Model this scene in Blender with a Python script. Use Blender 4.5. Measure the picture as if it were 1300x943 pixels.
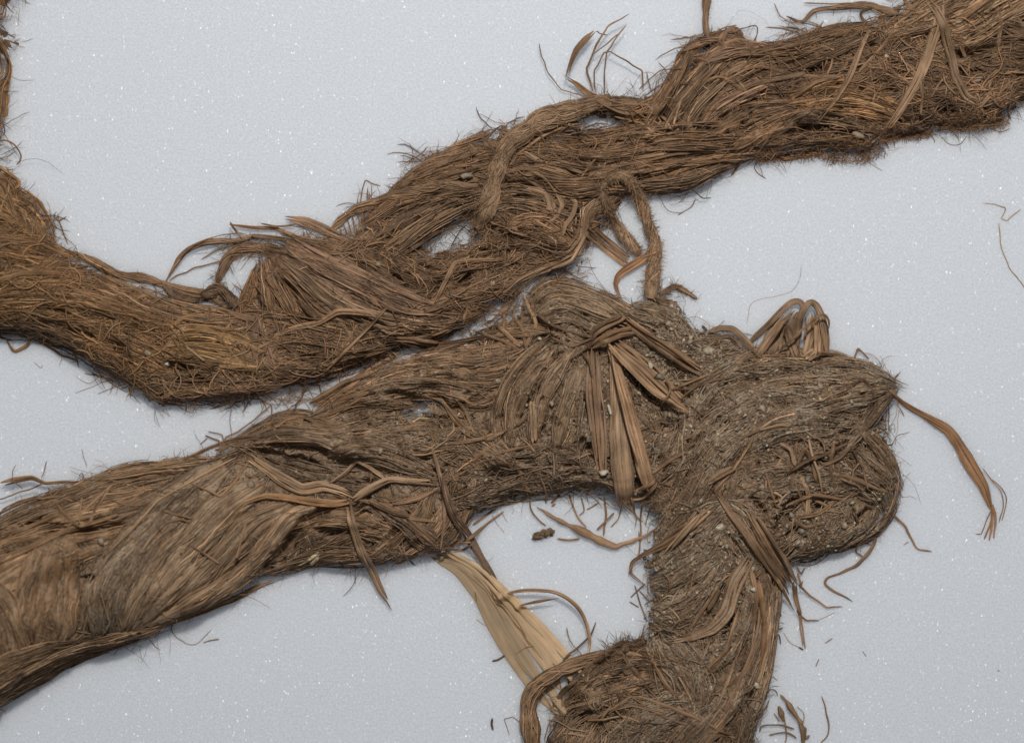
import bpy, math
import numpy as np

# ------------------------------------------------------------------ units
# Traced coordinates are photo pixels on the foam sheet; one pixel is 0.3 mm.
S = 0.0003
W, Hh = 1300.0, 943.0
CX, CY = 650.0, 471.5
DIST = 3300.0          # camera height above the foam, px
ZREF = 22.0            # height (px) of the layer the tracing refers to

for o in list(bpy.data.objects):
    bpy.data.objects.remove(o)
scene = bpy.context.scene
col = scene.collection

# ------------------------------------------------------------------ camera
cam_d = bpy.data.cameras.new('camera')
cam = bpy.data.objects.new('camera', cam_d)
col.objects.link(cam)
cam.location = (0, 0, DIST * S)
cam_d.sensor_width = 36.0
cam_d.lens = 36.0 * (DIST - ZREF) / W
cam_d.clip_start = 0.01
cam_d.clip_end = 20.0
cam_d.dof.use_dof = True
cam_d.dof.focus_distance = (DIST - 26.0) * S
cam_d.dof.aperture_fstop = 3.0
scene.camera = cam

# ------------------------------------------------------------------ light
world = bpy.data.worlds.new('World')
scene.world = world
world.use_nodes = True
bg = world.node_tree.nodes['Background']
bg.inputs[0].default_value = (0.93, 0.97, 1.0, 1)
bg.inputs[1].default_value = 0.06

def lamp(name, px, py, pz, size, power, color):
    d = bpy.data.lights.new(name, 'AREA')
    d.shape = 'DISK'
    d.size = size
    d.energy = power
    d.color = color
    o = bpy.data.objects.new(name, d)
    col.objects.link(o)
    o.location = ((px - CX) * S, (CY - py) * S, pz * S)
    dx, dy, dz = -o.location.x, -o.location.y, -o.location.z
    from mathutils import Vector
    o.rotation_euler = Vector((dx, dy, dz)).to_track_quat('-Z', 'Y').to_euler()
    return o
# flash head above the camera, plus a broad ceiling lamp
lamp('flash_lamp', 860, -1000, 3500, 0.085, 9.1, (1.0, 0.985, 0.96))
lamp('ceiling_lamp', 400, -600, 4600, 1.1, 2.0, (0.95, 0.98, 1.0))

scene.view_settings.view_transform = 'Standard'
scene.view_settings.look = 'None'
scene.view_settings.exposure = 0.0
scene.view_settings.gamma = 1.0
scene.view_settings.use_curve_mapping = False
scene.render.engine = 'CYCLES'
scene.cycles.use_denoising = True
scene.cycles.max_bounces = 6
scene.cycles.diffuse_bounces = 4
scene.cycles.glossy_bounces = 2
scene.cycles.transmission_bounces = 2

rng = np.random.default_rng(7)

# ------------------------------------------------------------------ noise
def _hash(ix, iy, seed):
    h = (ix.astype(np.int64) * 374761393 + iy.astype(np.int64) * 668265263 + seed * 974711) & 0xffffffff
    h = ((h ^ (h >> 13)) * 1274126177) & 0xffffffff
    return ((h ^ (h >> 16)) & 0xffff) / 65535.0

def vnoise(x, y, seed=0):
    x = np.asarray(x, float); y = np.asarray(y, float)
    ix = np.floor(x); iy = np.floor(y)
    fx = x - ix; fy = y - iy
    fx = fx * fx * (3 - 2 * fx); fy = fy * fy * (3 - 2 * fy)
    a = _hash(ix, iy, seed); b = _hash(ix + 1, iy, seed)
    c = _hash(ix, iy + 1, seed); d = _hash(ix + 1, iy + 1, seed)
    return (a * (1 - fx) + b * fx) * (1 - fy) + (c * (1 - fx) + d * fx) * fy

def fbm(x, y, seed=0, oct=3):
    s = 0; a = 1; t = 0
    for i in range(oct):
        s = s + a * vnoise(x * 2 ** i, y * 2 ** i, seed + i * 17); t += a; a *= 0.5
    return s / t

# ------------------------------------------------------------------ materials
def new_mat(name):
    m = bpy.data.materials.new(name)
    m.use_nodes = True
    nt = m.node_tree
    for n in list(nt.nodes):
        nt.nodes.remove(n)
    return m, nt

def N(nt, typ, **kw):
    n = nt.nodes.new(typ)
    for k, v in kw.items():
        setattr(n, k, v)
    return n

def mth(nt, op, a, b=None, c=None, clamp=False):
    n = nt.nodes.new('ShaderNodeMath'); n.operation = op; n.use_clamp = clamp
    for i, v in enumerate((a, b, c)):
        if v is None: continue
        if isinstance(v, (int, float)): n.inputs[i].default_value = v
        else: nt.links.new(v, n.inputs[i])
    return n.outputs[0]

def mixc(nt, fac, a, b, typ='MIX'):
    n = nt.nodes.new('ShaderNodeMix'); n.data_type = 'RGBA'; n.blend_type = typ
    for sock, v in ((n.inputs[0], fac), (n.inputs[6], a), (n.inputs[7], b)):
        if isinstance(v, (int, float)): sock.default_value = v
        elif isinstance(v, tuple): sock.default_value = v + (1,) if len(v) == 3 else v
        else: nt.links.new(v, sock)
    return n.outputs[2]

def mapr(nt, v, a, b, c, d):
    n = nt.nodes.new('ShaderNodeMapRange'); n.clamp = True
    nt.links.new(v, n.inputs[0])
    for i, x in enumerate((a, b, c, d)): n.inputs[i + 1].default_value = x
    return n.outputs[0]

def fibre_material(name, rough=0.62, spec=0.35, dirt_col=(0.43, 0.345, 0.25), bump=0.5, trans=0.0, contrast=1.0):
    m, nt = new_mat(name)
    out = N(nt, 'ShaderNodeOutputMaterial')
    p = N(nt, 'ShaderNodeBsdfPrincipled')
    ca = N(nt, 'ShaderNodeAttribute', attribute_name='Col')
    sa = N(nt, 'ShaderNodeAttribute', attribute_name='strand')
    da = N(nt, 'ShaderNodeAttribute', attribute_name='dirt')
    tc = N(nt, 'ShaderNodeTexCoord')
    mp = N(nt, 'ShaderNodeMapping'); mp.inputs['Scale'].default_value = (0.85, 0.02, 1.0)
    nt.links.new(sa.outputs['Vector'], mp.inputs['Vector'])
    st = N(nt, 'ShaderNodeTexNoise'); st.inputs['Scale'].default_value = 1.0
    st.inputs['Detail'].default_value = 4.0; st.inputs['Roughness'].default_value = 0.65
    nt.links.new(mp.outputs[0], st.inputs['Vector'])
    bl = N(nt, 'ShaderNodeTexNoise'); bl.inputs['Scale'].default_value = 95.0
    bl.inputs['Detail'].default_value = 4.0
    nt.links.new(tc.outputs['Object'], bl.inputs['Vector'])
    gr = N(nt, 'ShaderNodeTexNoise'); gr.inputs['Scale'].default_value = 900.0
    gr.inputs['Detail'].default_value = 2.0
    nt.links.new(tc.outputs['Object'], gr.inputs['Vector'])
    f1 = mapr(nt, st.outputs[0], 0.3, 0.7, 1 - 0.58 * contrast, 1 + 0.55 * contrast)
    f2 = mapr(nt, bl.outputs[0], 0.3, 0.7, 1 - 0.34 * contrast, 1 + 0.30 * contrast)
    f = mth(nt, 'MULTIPLY', f1, f2)
    mul = N(nt, 'ShaderNodeVectorMath', operation='SCALE')
    nt.links.new(ca.outputs['Color'], mul.inputs[0]); nt.links.new(f, mul.inputs['Scale'])
    # earth caught in the fibres: broken patches
    df = mth(nt, 'MULTIPLY', mapr(nt, gr.outputs[0], 0.40, 0.56, 0.0, 0.9), mapr(nt, bl.outputs[0], 0.36, 0.6, 0.2, 1.0))
    df = mth(nt, 'MULTIPLY', df, da.outputs['Fac'], clamp=True)
    c = mixc(nt, df, mul.outputs[0], dirt_col)
    nt.links.new(c, p.inputs['Base Color'])
    p.inputs['Roughness'].default_value = rough
    p.inputs['Specular IOR Level'].default_value = spec
    b = N(nt, 'ShaderNodeBump'); b.inputs['Strength'].default_value = bump
    b.inputs['Distance'].default_value = 0.00045
    hsum = mth(nt, 'ADD', st.outputs[0], mth(nt, 'MULTIPLY', gr.outputs[0], 0.5))
    nt.links.new(hsum, b.inputs['Height'])
    nt.links.new(b.outputs[0], p.inputs['Normal'])
    if trans > 0:
        t = N(nt, 'ShaderNodeBsdfTranslucent'); nt.links.new(c, t.inputs[0])
        mx = N(nt, 'ShaderNodeMixShader'); mx.inputs[0].default_value = trans
        nt.links.new(p.outputs[0], mx.inputs[1]); nt.links.new(t.outputs[0], mx.inputs[2])
        nt.links.new(mx.outputs[0], out.inputs[0])
    else:
        nt.links.new(p.outputs[0], out.inputs[0])
    return m

M_FIB = fibre_material('plant_fibre')
M_MAT = fibre_material('matted_fibre', rough=0.8, spec=0.2, bump=1.0)
M_PALE = fibre_material('pale_fibre', rough=0.5, spec=0.35, bump=0.15, trans=0.45, contrast=0.3)

def soil_material():
    m, nt = new_mat('soil')
    out = N(nt, 'ShaderNodeOutputMaterial'); p = N(nt, 'ShaderNodeBsdfPrincipled')
    ca = N(nt, 'ShaderNodeAttribute', attribute_name='Col')
    tc = N(nt, 'ShaderNodeTexCoord')
    g = N(nt, 'ShaderNodeTexNoise'); g.inputs['Scale'].default_value = 1400.0; g.inputs['Detail'].default_value = 3
    nt.links.new(tc.outputs['Object'], g.inputs['Vector'])
    mul = N(nt, 'ShaderNodeVectorMath', operation='SCALE')
    nt.links.new(ca.outputs['Color'], mul.inputs[0])
    nt.links.new(mapr(nt, g.outputs[0], 0.3, 0.7, 0.65, 1.3), mul.inputs['Scale'])
    nt.links.new(mul.outputs[0], p.inputs['Base Color'])
    p.inputs['Roughness'].default_value = 0.5
    p.inputs['Specular IOR Level'].default_value = 0.5
    b = N(nt, 'ShaderNodeBump'); b.inputs['Strength'].default_value = 0.6; b.inputs['Distance'].default_value = 0.0003
    nt.links.new(g.outputs[0], b.inputs['Height']); nt.links.new(b.outputs[0], p.inputs['Normal'])
    nt.links.new(p.outputs[0], out.inputs[0])
    return m
M_SOIL = soil_material()

def foam_material():
    m, nt = new_mat('white_foam')
    out = N(nt, 'ShaderNodeOutputMaterial'); p = N(nt, 'ShaderNodeBsdfPrincipled')
    tc = N(nt, 'ShaderNodeTexCoord')
    n1 = N(nt, 'ShaderNodeTexNoise'); n1.inputs['Scale'].default_value = 1300.0; n1.inputs['Detail'].default_value = 2
    nt.links.new(tc.outputs['Object'], n1.inputs['Vector'])
    n2 = N(nt, 'ShaderNodeTexNoise'); n2.inputs['Scale'].default_value = 28.0; n2.inputs['Detail'].default_value = 4
    nt.links.new(tc.outputs['Object'], n2.inputs['Vector'])
    vo = N(nt, 'ShaderNodeTexVoronoi'); vo.inputs['Scale'].default_value = 900.0
    nt.links.new(tc.outputs['Object'], vo.inputs['Vector'])
    base = mixc(nt, mapr(nt, n1.outputs[0], 0.3, 0.7, 0, 1), (0.705, 0.74, 0.795), (0.845, 0.875, 0.925))
    base = mixc(nt, mapr(nt, n2.outputs[0], 0.35, 0.65, 0.0, 0.10), base, (0.76, 0.79, 0.83))
    nt.links.new(base, p.inputs['Base Color'])
    p.inputs['Subsurface Weight'].default_value = 0.85
    p.inputs['Subsurface Radius'].default_value = (1.0, 1.02, 1.06)
    p.inputs['Subsurface Scale'].default_value = 0.013
    p.inputs['Roughness'].default_value = 0.6
    p.inputs['Specular IOR Level'].default_value = 0.25
    b = N(nt, 'ShaderNodeBump'); b.inputs['Strength'].default_value = 0.3; b.inputs['Distance'].default_value = 0.0004
    nt.links.new(mth(nt, 'ADD', n1.outputs[0], mth(nt, 'MULTIPLY', vo.outputs['Distance'], 0.7)), b.inputs['Height'])
    nt.links.new(b.outputs[0], p.inputs['Normal'])
    # cell walls: tiny facets each tilted its own way, catching the flash
    vc = N(nt, 'ShaderNodeTexVoronoi'); vc.inputs['Scale'].default_value = 1.0
    mpv = N(nt, 'ShaderNodeMapping'); mpv.inputs['Rotation'].default_value = (0, 0, 0.9); mpv.inputs['Scale'].default_value = (2900, 1700, 1500)
    wn = N(nt, 'ShaderNodeTexNoise'); wn.inputs['Scale'].default_value = 60.0
    nt.links.new(tc.outputs['Object'], wn.inputs['Vector'])
    wa = N(nt, 'ShaderNodeVectorMath', operation='MULTIPLY_ADD'); wa.inputs[1].default_value = (0.005, 0.005, 0.0)
    nt.links.new(wn.outputs['Color'], wa.inputs[0]); nt.links.new(tc.outputs['Object'], wa.inputs[2])
    nt.links.new(wa.outputs[0], mpv.inputs['Vector']); nt.links.new(mpv.outputs[0], vc.inputs['Vector'])
    sub = N(nt, 'ShaderNodeVectorMath', operation='SUBTRACT'); sub.inputs[1].default_value = (0.5, 0.5, 0.5)
    nt.links.new(vc.outputs['Color'], sub.inputs[0])
    sc = N(nt, 'ShaderNodeVectorMath', operation='MULTIPLY'); sc.inputs[1].default_value = (2.2, 2.2, 0.2)
    nt.links.new(sub.outputs[0], sc.inputs[0])
    ad = N(nt, 'ShaderNodeVectorMath', operation='ADD'); ad.inputs[1].default_value = (0, 0, 1)
    nt.links.new(sc.outputs[0], ad.inputs[0])
    nm = N(nt, 'ShaderNodeVectorMath', operation='NORMALIZE'); nt.links.new(ad.outputs[0], nm.inputs[0])
    g = N(nt, 'ShaderNodeBsdfGlossy'); g.inputs['Roughness'].default_value = 0.31
    nt.links.new(nm.outputs[0], g.inputs['Normal'])
    mx = N(nt, 'ShaderNodeMixShader'); mx.inputs[0].default_value = 0.04
    nt.links.new(p.outputs[0], mx.inputs[1]); nt.links.new(g.outputs[0], mx.inputs[2])
    nt.links.new(mx.outputs[0], out.inputs[0])
    return m
M_FOAM = foam_material()

# ------------------------------------------------------------------ mesh plumbing
class Acc:
    """collects quads with colour, strand coordinates and dirt; builds one mesh"""
    def __init__(s):
        s.v = []; s.q = []; s.t = []; s.c = []; s.s = []; s.d = []; s.n = 0
    def add(s, v, q=None, t=None, c=None, st=None, d=0.0):
        v = np.asarray(v, float).reshape(-1, 3); k = len(v)
        if q is not None and len(q): s.q.append(np.asarray(q, np.int64).reshape(-1, 4) + s.n)
        if t is not None and len(t): s.t.append(np.asarray(t, np.int64).reshape(-1, 3) + s.n)
        s.v.append(v)
        c = np.broadcast_to(np.asarray(c, float), (k, 3)); s.c.append(c)
        s.s.append(np.zeros((k, 3)) if st is None else np.asarray(st, float).reshape(-1, 3))
        s.d.append(np.broadcast_to(np.asarray(d, float), (k,)))
        s.n += k
    def build(s, name, mat, parent=None, smooth=True):
        v = np.concatenate(s.v)
        q = np.concatenate(s.q) if s.q else np.zeros((0, 4), np.int64)
        t = np.concatenate(s.t) if s.t else np.zeros((0, 3), np.int64)
        w = np.empty_like(v)
        w[:, 0] = (v[:, 0] - CX) * S; w[:, 1] = (CY - v[:, 1]) * S; w[:, 2] = v[:, 2] * S
        # origin at the piece's own middle on its underside
        o0 = np.array([(w[:, 0].min() + w[:, 0].max()) / 2, (w[:, 1].min() + w[:, 1].max()) / 2, max(0.0, w[:, 2].min())])
        q = q[:, ::-1]; t = t[:, ::-1]      # y is flipped, so flip the winding
        me = bpy.data.meshes.new(name)
        me.vertices.add(len(w)); me.vertices.foreach_set('co', (w - o0).ravel())
        nl = q.size + t.size
        me.loops.add(nl); me.loops.foreach_set('vertex_index', np.concatenate([q.ravel(), t.ravel()]).astype(np.int32))
        npol = len(q) + len(t)
        me.polygons.add(npol)
        starts = np.concatenate([np.arange(len(q)) * 4, q.size + np.arange(len(t)) * 3]).astype(np.int32)
        me.polygons.foreach_set('loop_start', starts)
        if smooth: me.polygons.foreach_set('use_smooth', np.ones(npol, bool))
        a = me.attributes.new('Col', 'FLOAT_COLOR', 'POINT')
        c = np.concatenate(s.c); a.data.foreach_set('color', np.concatenate([c, np.ones((len(c), 1))], 1).astype(np.float32).ravel())
        a = me.attributes.new('strand', 'FLOAT_VECTOR', 'POINT')
        a.data.foreach_set('vector', np.concatenate(s.s).astype(np.float32).ravel())
        a = me.attributes.new('dirt', 'FLOAT', 'POINT')
        a.data.foreach_set('value', np.concatenate(s.d).astype(np.float32))
        me.update(calc_edges=True); me.validate()
        me.materials.append(mat)
        ob = bpy.data.objects.new(name, me); col.objects.link(ob)
        if parent is not None:
            ob.parent = parent
            ob.location = [o0[i] - parent.location[i] for i in range(3)]
        else:
            ob.location = o0
        return ob

def thing(name, label, cat, px, py, group=None):
    o = bpy.data.objects.new(name, None); col.objects.link(o)
    o.empty_display_size = 0.02
    o.location = ((px - CX) * S, (CY - py) * S, 0)
    o['label'] = label; o['category'] = cat
    if group: o['group'] = group
    return o
def tag(o, label, cat, group=None):
    o['label'] = label; o['category'] = cat
    if group: o['group'] = group
    return o

# ------------------------------------------------------------------ paths
def P(s):
    """'x,y x,y,h ...' -> array of (x, y, extra height)"""
    r = []
    for w in s.split():
        f = [float(k) for k in w.split(',')]
        r.append(f + [0.0] * (3 - len(f)))
    return np.array(r)

def resample(p, step, smooth=True):
    p = np.asarray(p, float)
    if len(p) == 2:
        smooth = False
    if smooth == 'dry':                      # stiff dry blade: half kinked, half bent
        a, s_ = resample(p, step, True)
        Lp = np.concatenate([[0], np.cumsum(np.hypot(*(np.diff(p[:, :2], axis=0).T)))])
        ss = np.linspace(0, Lp[-1], len(a))
        b = np.stack([np.interp(ss, Lp, p[:, k]) for k in range(p.shape[1])], 1)
        return 0.45 * a + 0.55 * b, s_
    if smooth:
        e = np.concatenate([[2 * p[0] - p[1]], p, [2 * p[-1] - p[-2]]])
        out = []
        for i in range(1, len(e) - 2):
            t = np.linspace(0, 1, 14, endpoint=False)[:, None]
            a, b, c, d = e[i - 1], e[i], e[i + 1], e[i + 2]
            out.append(0.5 * ((2 * b) + (c - a) * t + (2 * a - 5 * b + 4 * c - d) * t ** 2 + (3 * b - a - 3 * c + d) * t ** 3))
        out.append(p[-1:]); d = np.concatenate(out)
    else:
        d = p
    L = np.concatenate([[0], np.cumsum(np.hypot(*(np.diff(d[:, :2], axis=0).T)))])
    n = max(4, int(round(L[-1] / step)) + 1)
    s = np.linspace(0, L[-1], n)
    return np.stack([np.interp(s, L, d[:, k]) for k in range(d.shape[1])], 1), s

def smooth1(z, k):
    if k < 1: return z
    ker = np.hanning(2 * k + 3)[1:-1]; ker /= ker.sum()
    zp = np.concatenate([np.full(k, z[0]), z, np.full(k, z[-1])])
    return np.convolve(zp, ker, 'valid')

# ------------------------------------------------------------------ height raster
G = 2.0
GX0, GY0 = -90.0, -90.0
gx = np.arange(GX0, 1392, G); gy = np.arange(GY0, 1036, G)
XX, YY = np.meshgrid(gx, gy)

def samp(Hm, x, y):
    fx = np.clip((np.asarray(x) - GX0) / G, 0, len(gx) - 1.001); fy = np.clip((np.asarray(y) - GY0) / G, 0, len(gy) - 1.001)
    ix = fx.astype(int); iy = fy.astype(int); fx = fx - ix; fy = fy - iy
    return (Hm[iy, ix] * (1 - fx) + Hm[iy, ix + 1] * fx) * (1 - fy) + (Hm[iy + 1, ix] * (1 - fx) + Hm[iy + 1, ix + 1] * fx) * fy

def poly_sdf(poly):
    """signed distance, positive inside"""
    poly = np.asarray(poly, float)[:, :2]
    x0, y0 = poly.min(0) - 30; x1, y1 = poly.max(0) + 30
    ix = slice(max(0, int((x0 - GX0) / G)), min(len(gx), int((x1 - GX0) / G) + 2))
    iy = slice(max(0, int((y0 - GY0) / G)), min(len(gy), int((y1 - GY0) / G) + 2))
    X = XX[iy, ix]; Y = YY[iy, ix]
    d2 = np.full(X.shape, 1e12); ins = np.zeros(X.shape, bool)
    n = len(poly)
    for i in range(n):
        ax, ay = poly[i]; bx, by = poly[(i + 1) % n]
        ex, ey = bx - ax, by - ay
        t = np.clip(((X - ax) * ex + (Y - ay) * ey) / (ex * ex + ey * ey + 1e-9), 0, 1)
        d2 = np.minimum(d2, (X - ax - t * ex) ** 2 + (Y - ay - t * ey) ** 2)
        if ay != by:
            ins ^= ((ay > Y) != (by > Y)) & (X < (bx - ax) * (Y - ay) / (by - ay) + ax)
    r = np.full(XX.shape, -1e3)
    r[iy, ix] = np.where(ins, 1, -1) * np.sqrt(d2)
    return r

# ------------------------------------------------------------------ fibre builders
PAL = dict(
    b=(0.270, 0.166, 0.088), w=(0.275, 0.160, 0.074), d=(0.170, 0.103, 0.054), l=(0.370, 0.240, 0.132),
    g=(0.255, 0.168, 0.096), p=(0.245, 0.154, 0.092), y=(0.370, 0.228, 0.100), r=(0.285, 0.158, 0.074),
    k=(0.105, 0.070, 0.042), e=(0.325, 0.215, 0.122), s=(0.740, 0.545, 0.340), o=(0.310, 0.178, 0.080), q=(0.275, 0.162, 0.082))

CUR = [(1.0, 1.0, 1.0)]
def use_rope(rope):
    """the upper rope is a redder brown, the lower one duller"""
    n_ = rope.name if rope is not None else ''
    CUR[0] = {'plant_fibre_rope': (1.13, 1.04, 1.03), 'plant_fibre_rope.001': (1.15, 1.07, 1.06)}.get(n_, (1.0, 1.0, 1.0))
def pal(k):
    return np.array(PAL[k]) * (np.array(CUR[0]) if k != 's' else 1.0)

def tone(x, y):
    """the cord is yellower towards its left-hand end"""
    t = np.clip((330 - np.asarray(x, float)) / 330, 0, 1)[..., None]
    return 1 + t * np.array([-0.03, -0.04, -0.12])

UP = np.array([0.0, 0.0, 1.0])
def frames(pts):
    T = np.gradient(pts, axis=-2)
    T /= np.linalg.norm(T, axis=-1, keepdims=True) + 1e-9
    Sd = np.cross(T, UP); Sd /= np.linalg.norm(Sd, axis=-1, keepdims=True) + 1e-6
    Nn = np.cross(Sd, T)
    return T, Sd, Nn

def fibres(acc, pts, hw, colr, dirt=0.0, flat=0.35, taper=0.25, roll=0.5):
    """many flattened fibres at once. pts (n,K,3), hw (n,)"""
    n, K, _ = pts.shape
    if n == 0: return
    T, Sd, Nn = frames(pts)
    ro = rng.normal(0, roll, n)[:, None, None] + rng.normal(0, roll * 0.5, n)[:, None, None] * np.linspace(-1, 1, K)[None, :, None]
    A = Sd * np.cos(ro) + Nn * np.sin(ro); B = Nn * np.cos(ro) - Sd * np.sin(ro)
    v = np.linspace(0, 1, K)
    tp = np.clip(np.minimum(v, 1 - v) / max(taper, 1e-3), 0, 1) ** 0.6
    tp = 0.12 + 0.88 * tp
    w = (np.asarray(hw)[:, None] * tp[None, :])[..., None]
    t = w * flat
    ring = np.stack([pts + A * w, pts + B * t * 1.3, pts - A * w], 2)     # n,K,3,3
    i0 = (np.arange(n)[:, None, None] * K + np.arange(K - 1)[None, :, None]) * 3 + np.arange(3)[None, None, :]
    i1 = (np.arange(n)[:, None, None] * K + np.arange(K - 1)[None, :, None]) * 3 + ((np.arange(3) + 1) % 3)[None, None, :]
    q = np.stack([i0, i1, i1 + 3, i0 + 3], -1).reshape(-1, 4)
    c = np.broadcast_to(np.asarray(colr)[:, None, None, :], (n, K, 3, 3)).reshape(-1, 3)
    L = np.concatenate([np.zeros((n, 1)), np.cumsum(np.linalg.norm(np.diff(pts, axis=1), axis=-1), 1)], 1)
    off = rng.uniform(0, 900, (n, 1, 1))
    st = np.zeros((n, K, 3, 3)); st[..., 0] = w[..., 0][..., None] * np.array([1, 0, -1]) + off
    st[..., 1] = L[..., None] + off * 3
    acc.add(ring.reshape(-1, 3), q, c=c, st=st.reshape(-1, 3), d=dirt)

def stamp(Hm, x, y, z):
    tmp = np.full(Hm.shape, -1e9)
    ix = np.clip(np.rint((x - GX0) / G).astype(int), 0, len(gx) - 1).ravel()
    iy = np.clip(np.rint((y - GY0) / G).astype(int), 0, len(gy) - 1).ravel()
    np.maximum.at(tmp, (iy, ix), z.ravel())
    a, b, c, d = max(iy.min() - 2, 0), iy.max() + 3, max(ix.min() - 2, 0), ix.max() + 3
    sub = tmp[a:b, c:d]
    m = sub.copy()
    m[1:] = np.maximum(m[1:], sub[:-1]); m[:-1] = np.maximum(m[:-1], sub[1:])
    m2 = m.copy()
    m2[:, 1:] = np.maximum(m2[:, 1:], m[:, :-1]); m2[:, :-1] = np.maximum(m2[:, :-1], m[:, 1:])
    use = np.where(sub > -1e8, sub, m2)
    Hm[a:b, c:d] = np.maximum(Hm[a:b, c:d], use)

def vary(c, n, amt=0.22):
    f = np.exp(rng.normal(0, amt, n))[:, None]
    h = 1 + rng.normal(0, 0.035, n)[:, None] * np.array([0.7, 0.0, -1.3])
    return np.clip(np.asarray(c)[None] * f * h, 0.01, 0.85)

bseed = [100]
def bundle(rope, ck, path, hw, lift, dirt=0.25, dens=1.45, fw=(0.3, 1.0), ends=0.3, wander=0.22, rough=1.0, jit=1.6, name='fibre_bundle'):
    """a sheaf of parallel fibres draped over what lies below it"""
    global H
    bseed[0] += 7; sd = bseed[0]
    lift = lift * 1.4
    use_rope(rope)
    if P(path)[:, 0].mean() > 820 and rope is rope_l: dirt = min(1.6, dirt * 1.35 + 0.25)
    p = P(path); wn = np.where(p[:, 2] > 0, p[:, 2], hw); p = np.column_stack([p[:, :2], wn])
    sp, s = resample(p, 2.5)
    L = s[-1]; v = s / L
    T = np.gradient(sp[:, :2], axis=0); T /= np.linalg.norm(T, axis=1, keepdims=True)
    nrm = np.column_stack([-T[:, 1], T[:, 0]])
    tap = np.clip(np.minimum(v, 1 - v) / max(ends, 1e-3), 0, 1); tap = tap * (2 - tap)
    w = sp[:, 2] * (0.45 + 0.55 * tap)
    w = w * (0.88 + 0.24 * vnoise(s / 28, s * 0, sd))
    m = int(np.ceil(2 * hw / 1.45)) + 3
    u = np.linspace(-1, 1, m)
    Ux = u[None] * w[:, None]; Sx = np.broadcast_to(s[:, None], Ux.shape)
    X = sp[:, :1] + nrm[:, :1] * Ux; Y = sp[:, 1:2] + nrm[:, 1:2] * Ux
    base = samp(H, X, Y)
    k = min(5, len(s) // 3)
    base = np.apply_along_axis(lambda z: smooth1(z, k), 0, base)
    pr = np.clip(1 - np.abs(u) ** 2.4, 0, 1) ** 0.55
    warp = 2.5 * vnoise(Ux / 14 + 40, Sx / 45, sd + 1)
    r = vnoise(Ux / 2.6 + warp, Sx / 60, sd + 2) - 0.5
    r2 = vnoise(Ux / 6.5 + warp * 0.6, Sx / 80, sd + 3)
    slit = np.exp(-((r2 - 0.5) / 0.07) ** 2)
    edge = np.clip((1 - np.abs(u)) * 5, 0, 1)
    Z = base + lift * pr[None] * (0.25 + 0.75 * tap[:, None]) + (r * 2.2 - slit * 4.2) * rough * edge[None] + (fbm(X / 9, Y / 9, sd + 5) - 0.5) * 2.0 * rough
    Z[:, 0] -= 3; Z[:, -1] -= 3
    pit = samp(PIT, X, Y)
    Z = np.where(pit > 0.5, np.maximum(Z - pit, np.minimum(Z, 1.0)), Z)
    Z = np.where(np.minimum(v, 1 - v)[:, None] * L < 2.3, Z - 2.5, Z)
    Z = np.maximum(Z, -1.0)
    nr = len(s)
    idx = np.arange(nr * m).reshape(nr, m)
    q = np.stack([idx[:-1, :-1], idx[:-1, 1:], idx[1:, 1:], idx[1:, :-1]], -1).reshape(-1, 4)
    c0 = pal(ck) * math.exp(rng.normal(0, 0.13))
    cv = (0.72 + 0.56 * vnoise(Ux / 3.5 + warp, Sx / 90, sd + 4))[..., None] * c0 * tone(X, Y) * 0.92
    dq = np.maximum(samp(dU, X, Y), samp(dL, X, Y))
    lace = fbm(X / 6.5, Y / 6.5, 303, 2)
    open_ = (lace > 0.40 + 0.26 * np.clip(dq / 15, 0, 1) + 0.6 * np.clip((dq - 15) / 6, 0, 1)) | (dq < -3)
    oq = open_[:-1, :-1] & open_[1:, :-1] & open_[:-1, 1:] & open_[1:, 1:]
    q = q.reshape(nr - 1, m - 1, 4)[~oq]
    if len(q) == 0: q = np.stack([idx[:-1, :-1], idx[:-1, 1:], idx[1:, 1:], idx[1:, :-1]], -1).reshape(-1, 4)[:4]
    st = np.stack([Ux + sd * 11, Sx, Ux * 0], -1)
    acc = Acc()
    acc.add(np.stack([X, Y, Z], -1), q, c=cv.reshape(-1, 3), st=st, d=dirt)
    stamp(H, X, Y, Z)
    # fibres lying on it
    area = 2 * w.mean() * L
    fl = 0.62 * L; fwm = (fw[0] + fw[1])
    n = int(dens * 1.5 * area / (fwm * fl)) + 2
    K = int(np.clip(L / 10.5, 7, 21))
    ln = np.clip(rng.normal(0.62, 0.25, n), 0.2, 1.12)
    a = rng.uniform(-0.06, 1.06 - ln * 0.9, n)
    vv = a[:, None] + ln[:, None] * np.linspace(0, 1, K)[None]
    u0 = rng.uniform(-1.0, 1.0, n)
    ph = rng.uniform(0, 500, n)
    uu = u0[:, None] + wander * (vnoise(vv * L / 45 + ph[:, None], ph[:, None] * 3, sd + 8) - 0.5) * 2.4 + (rng.normal(0, 0.13, n) * np.where(rng.random(n) < 0.10, 2.6, 1.0))[:, None] * (vv - 0.5) + 0.10 * (vnoise(vv * L / 11 + ph[:, None], ph[:, None] * 5, sd + 9) - 0.5)
    vc = np.clip(vv, 0, 1) * L
    cx = np.interp(vc, s, sp[:, 0]); cy = np.interp(vc, s, sp[:, 1])
    nx = np.interp(vc, s, nrm[:, 0]); ny = np.interp(vc, s, nrm[:, 1]); ww = np.interp(vc, s, w)
    tx = np.interp(vc, s, T[:, 0]); ty = np.interp(vc, s, T[:, 1])
    ex = vv * L - vc
    fx = cx + nx * uu * ww + tx * ex; fy = cy + ny * uu * ww + ty * ex
    hwf = rng.uniform(fw[0], fw[1], n) * np.where(rng.random(n) < 0.10, 2.0, 1.0)
    hz = samp(H, fx, fy)
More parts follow.
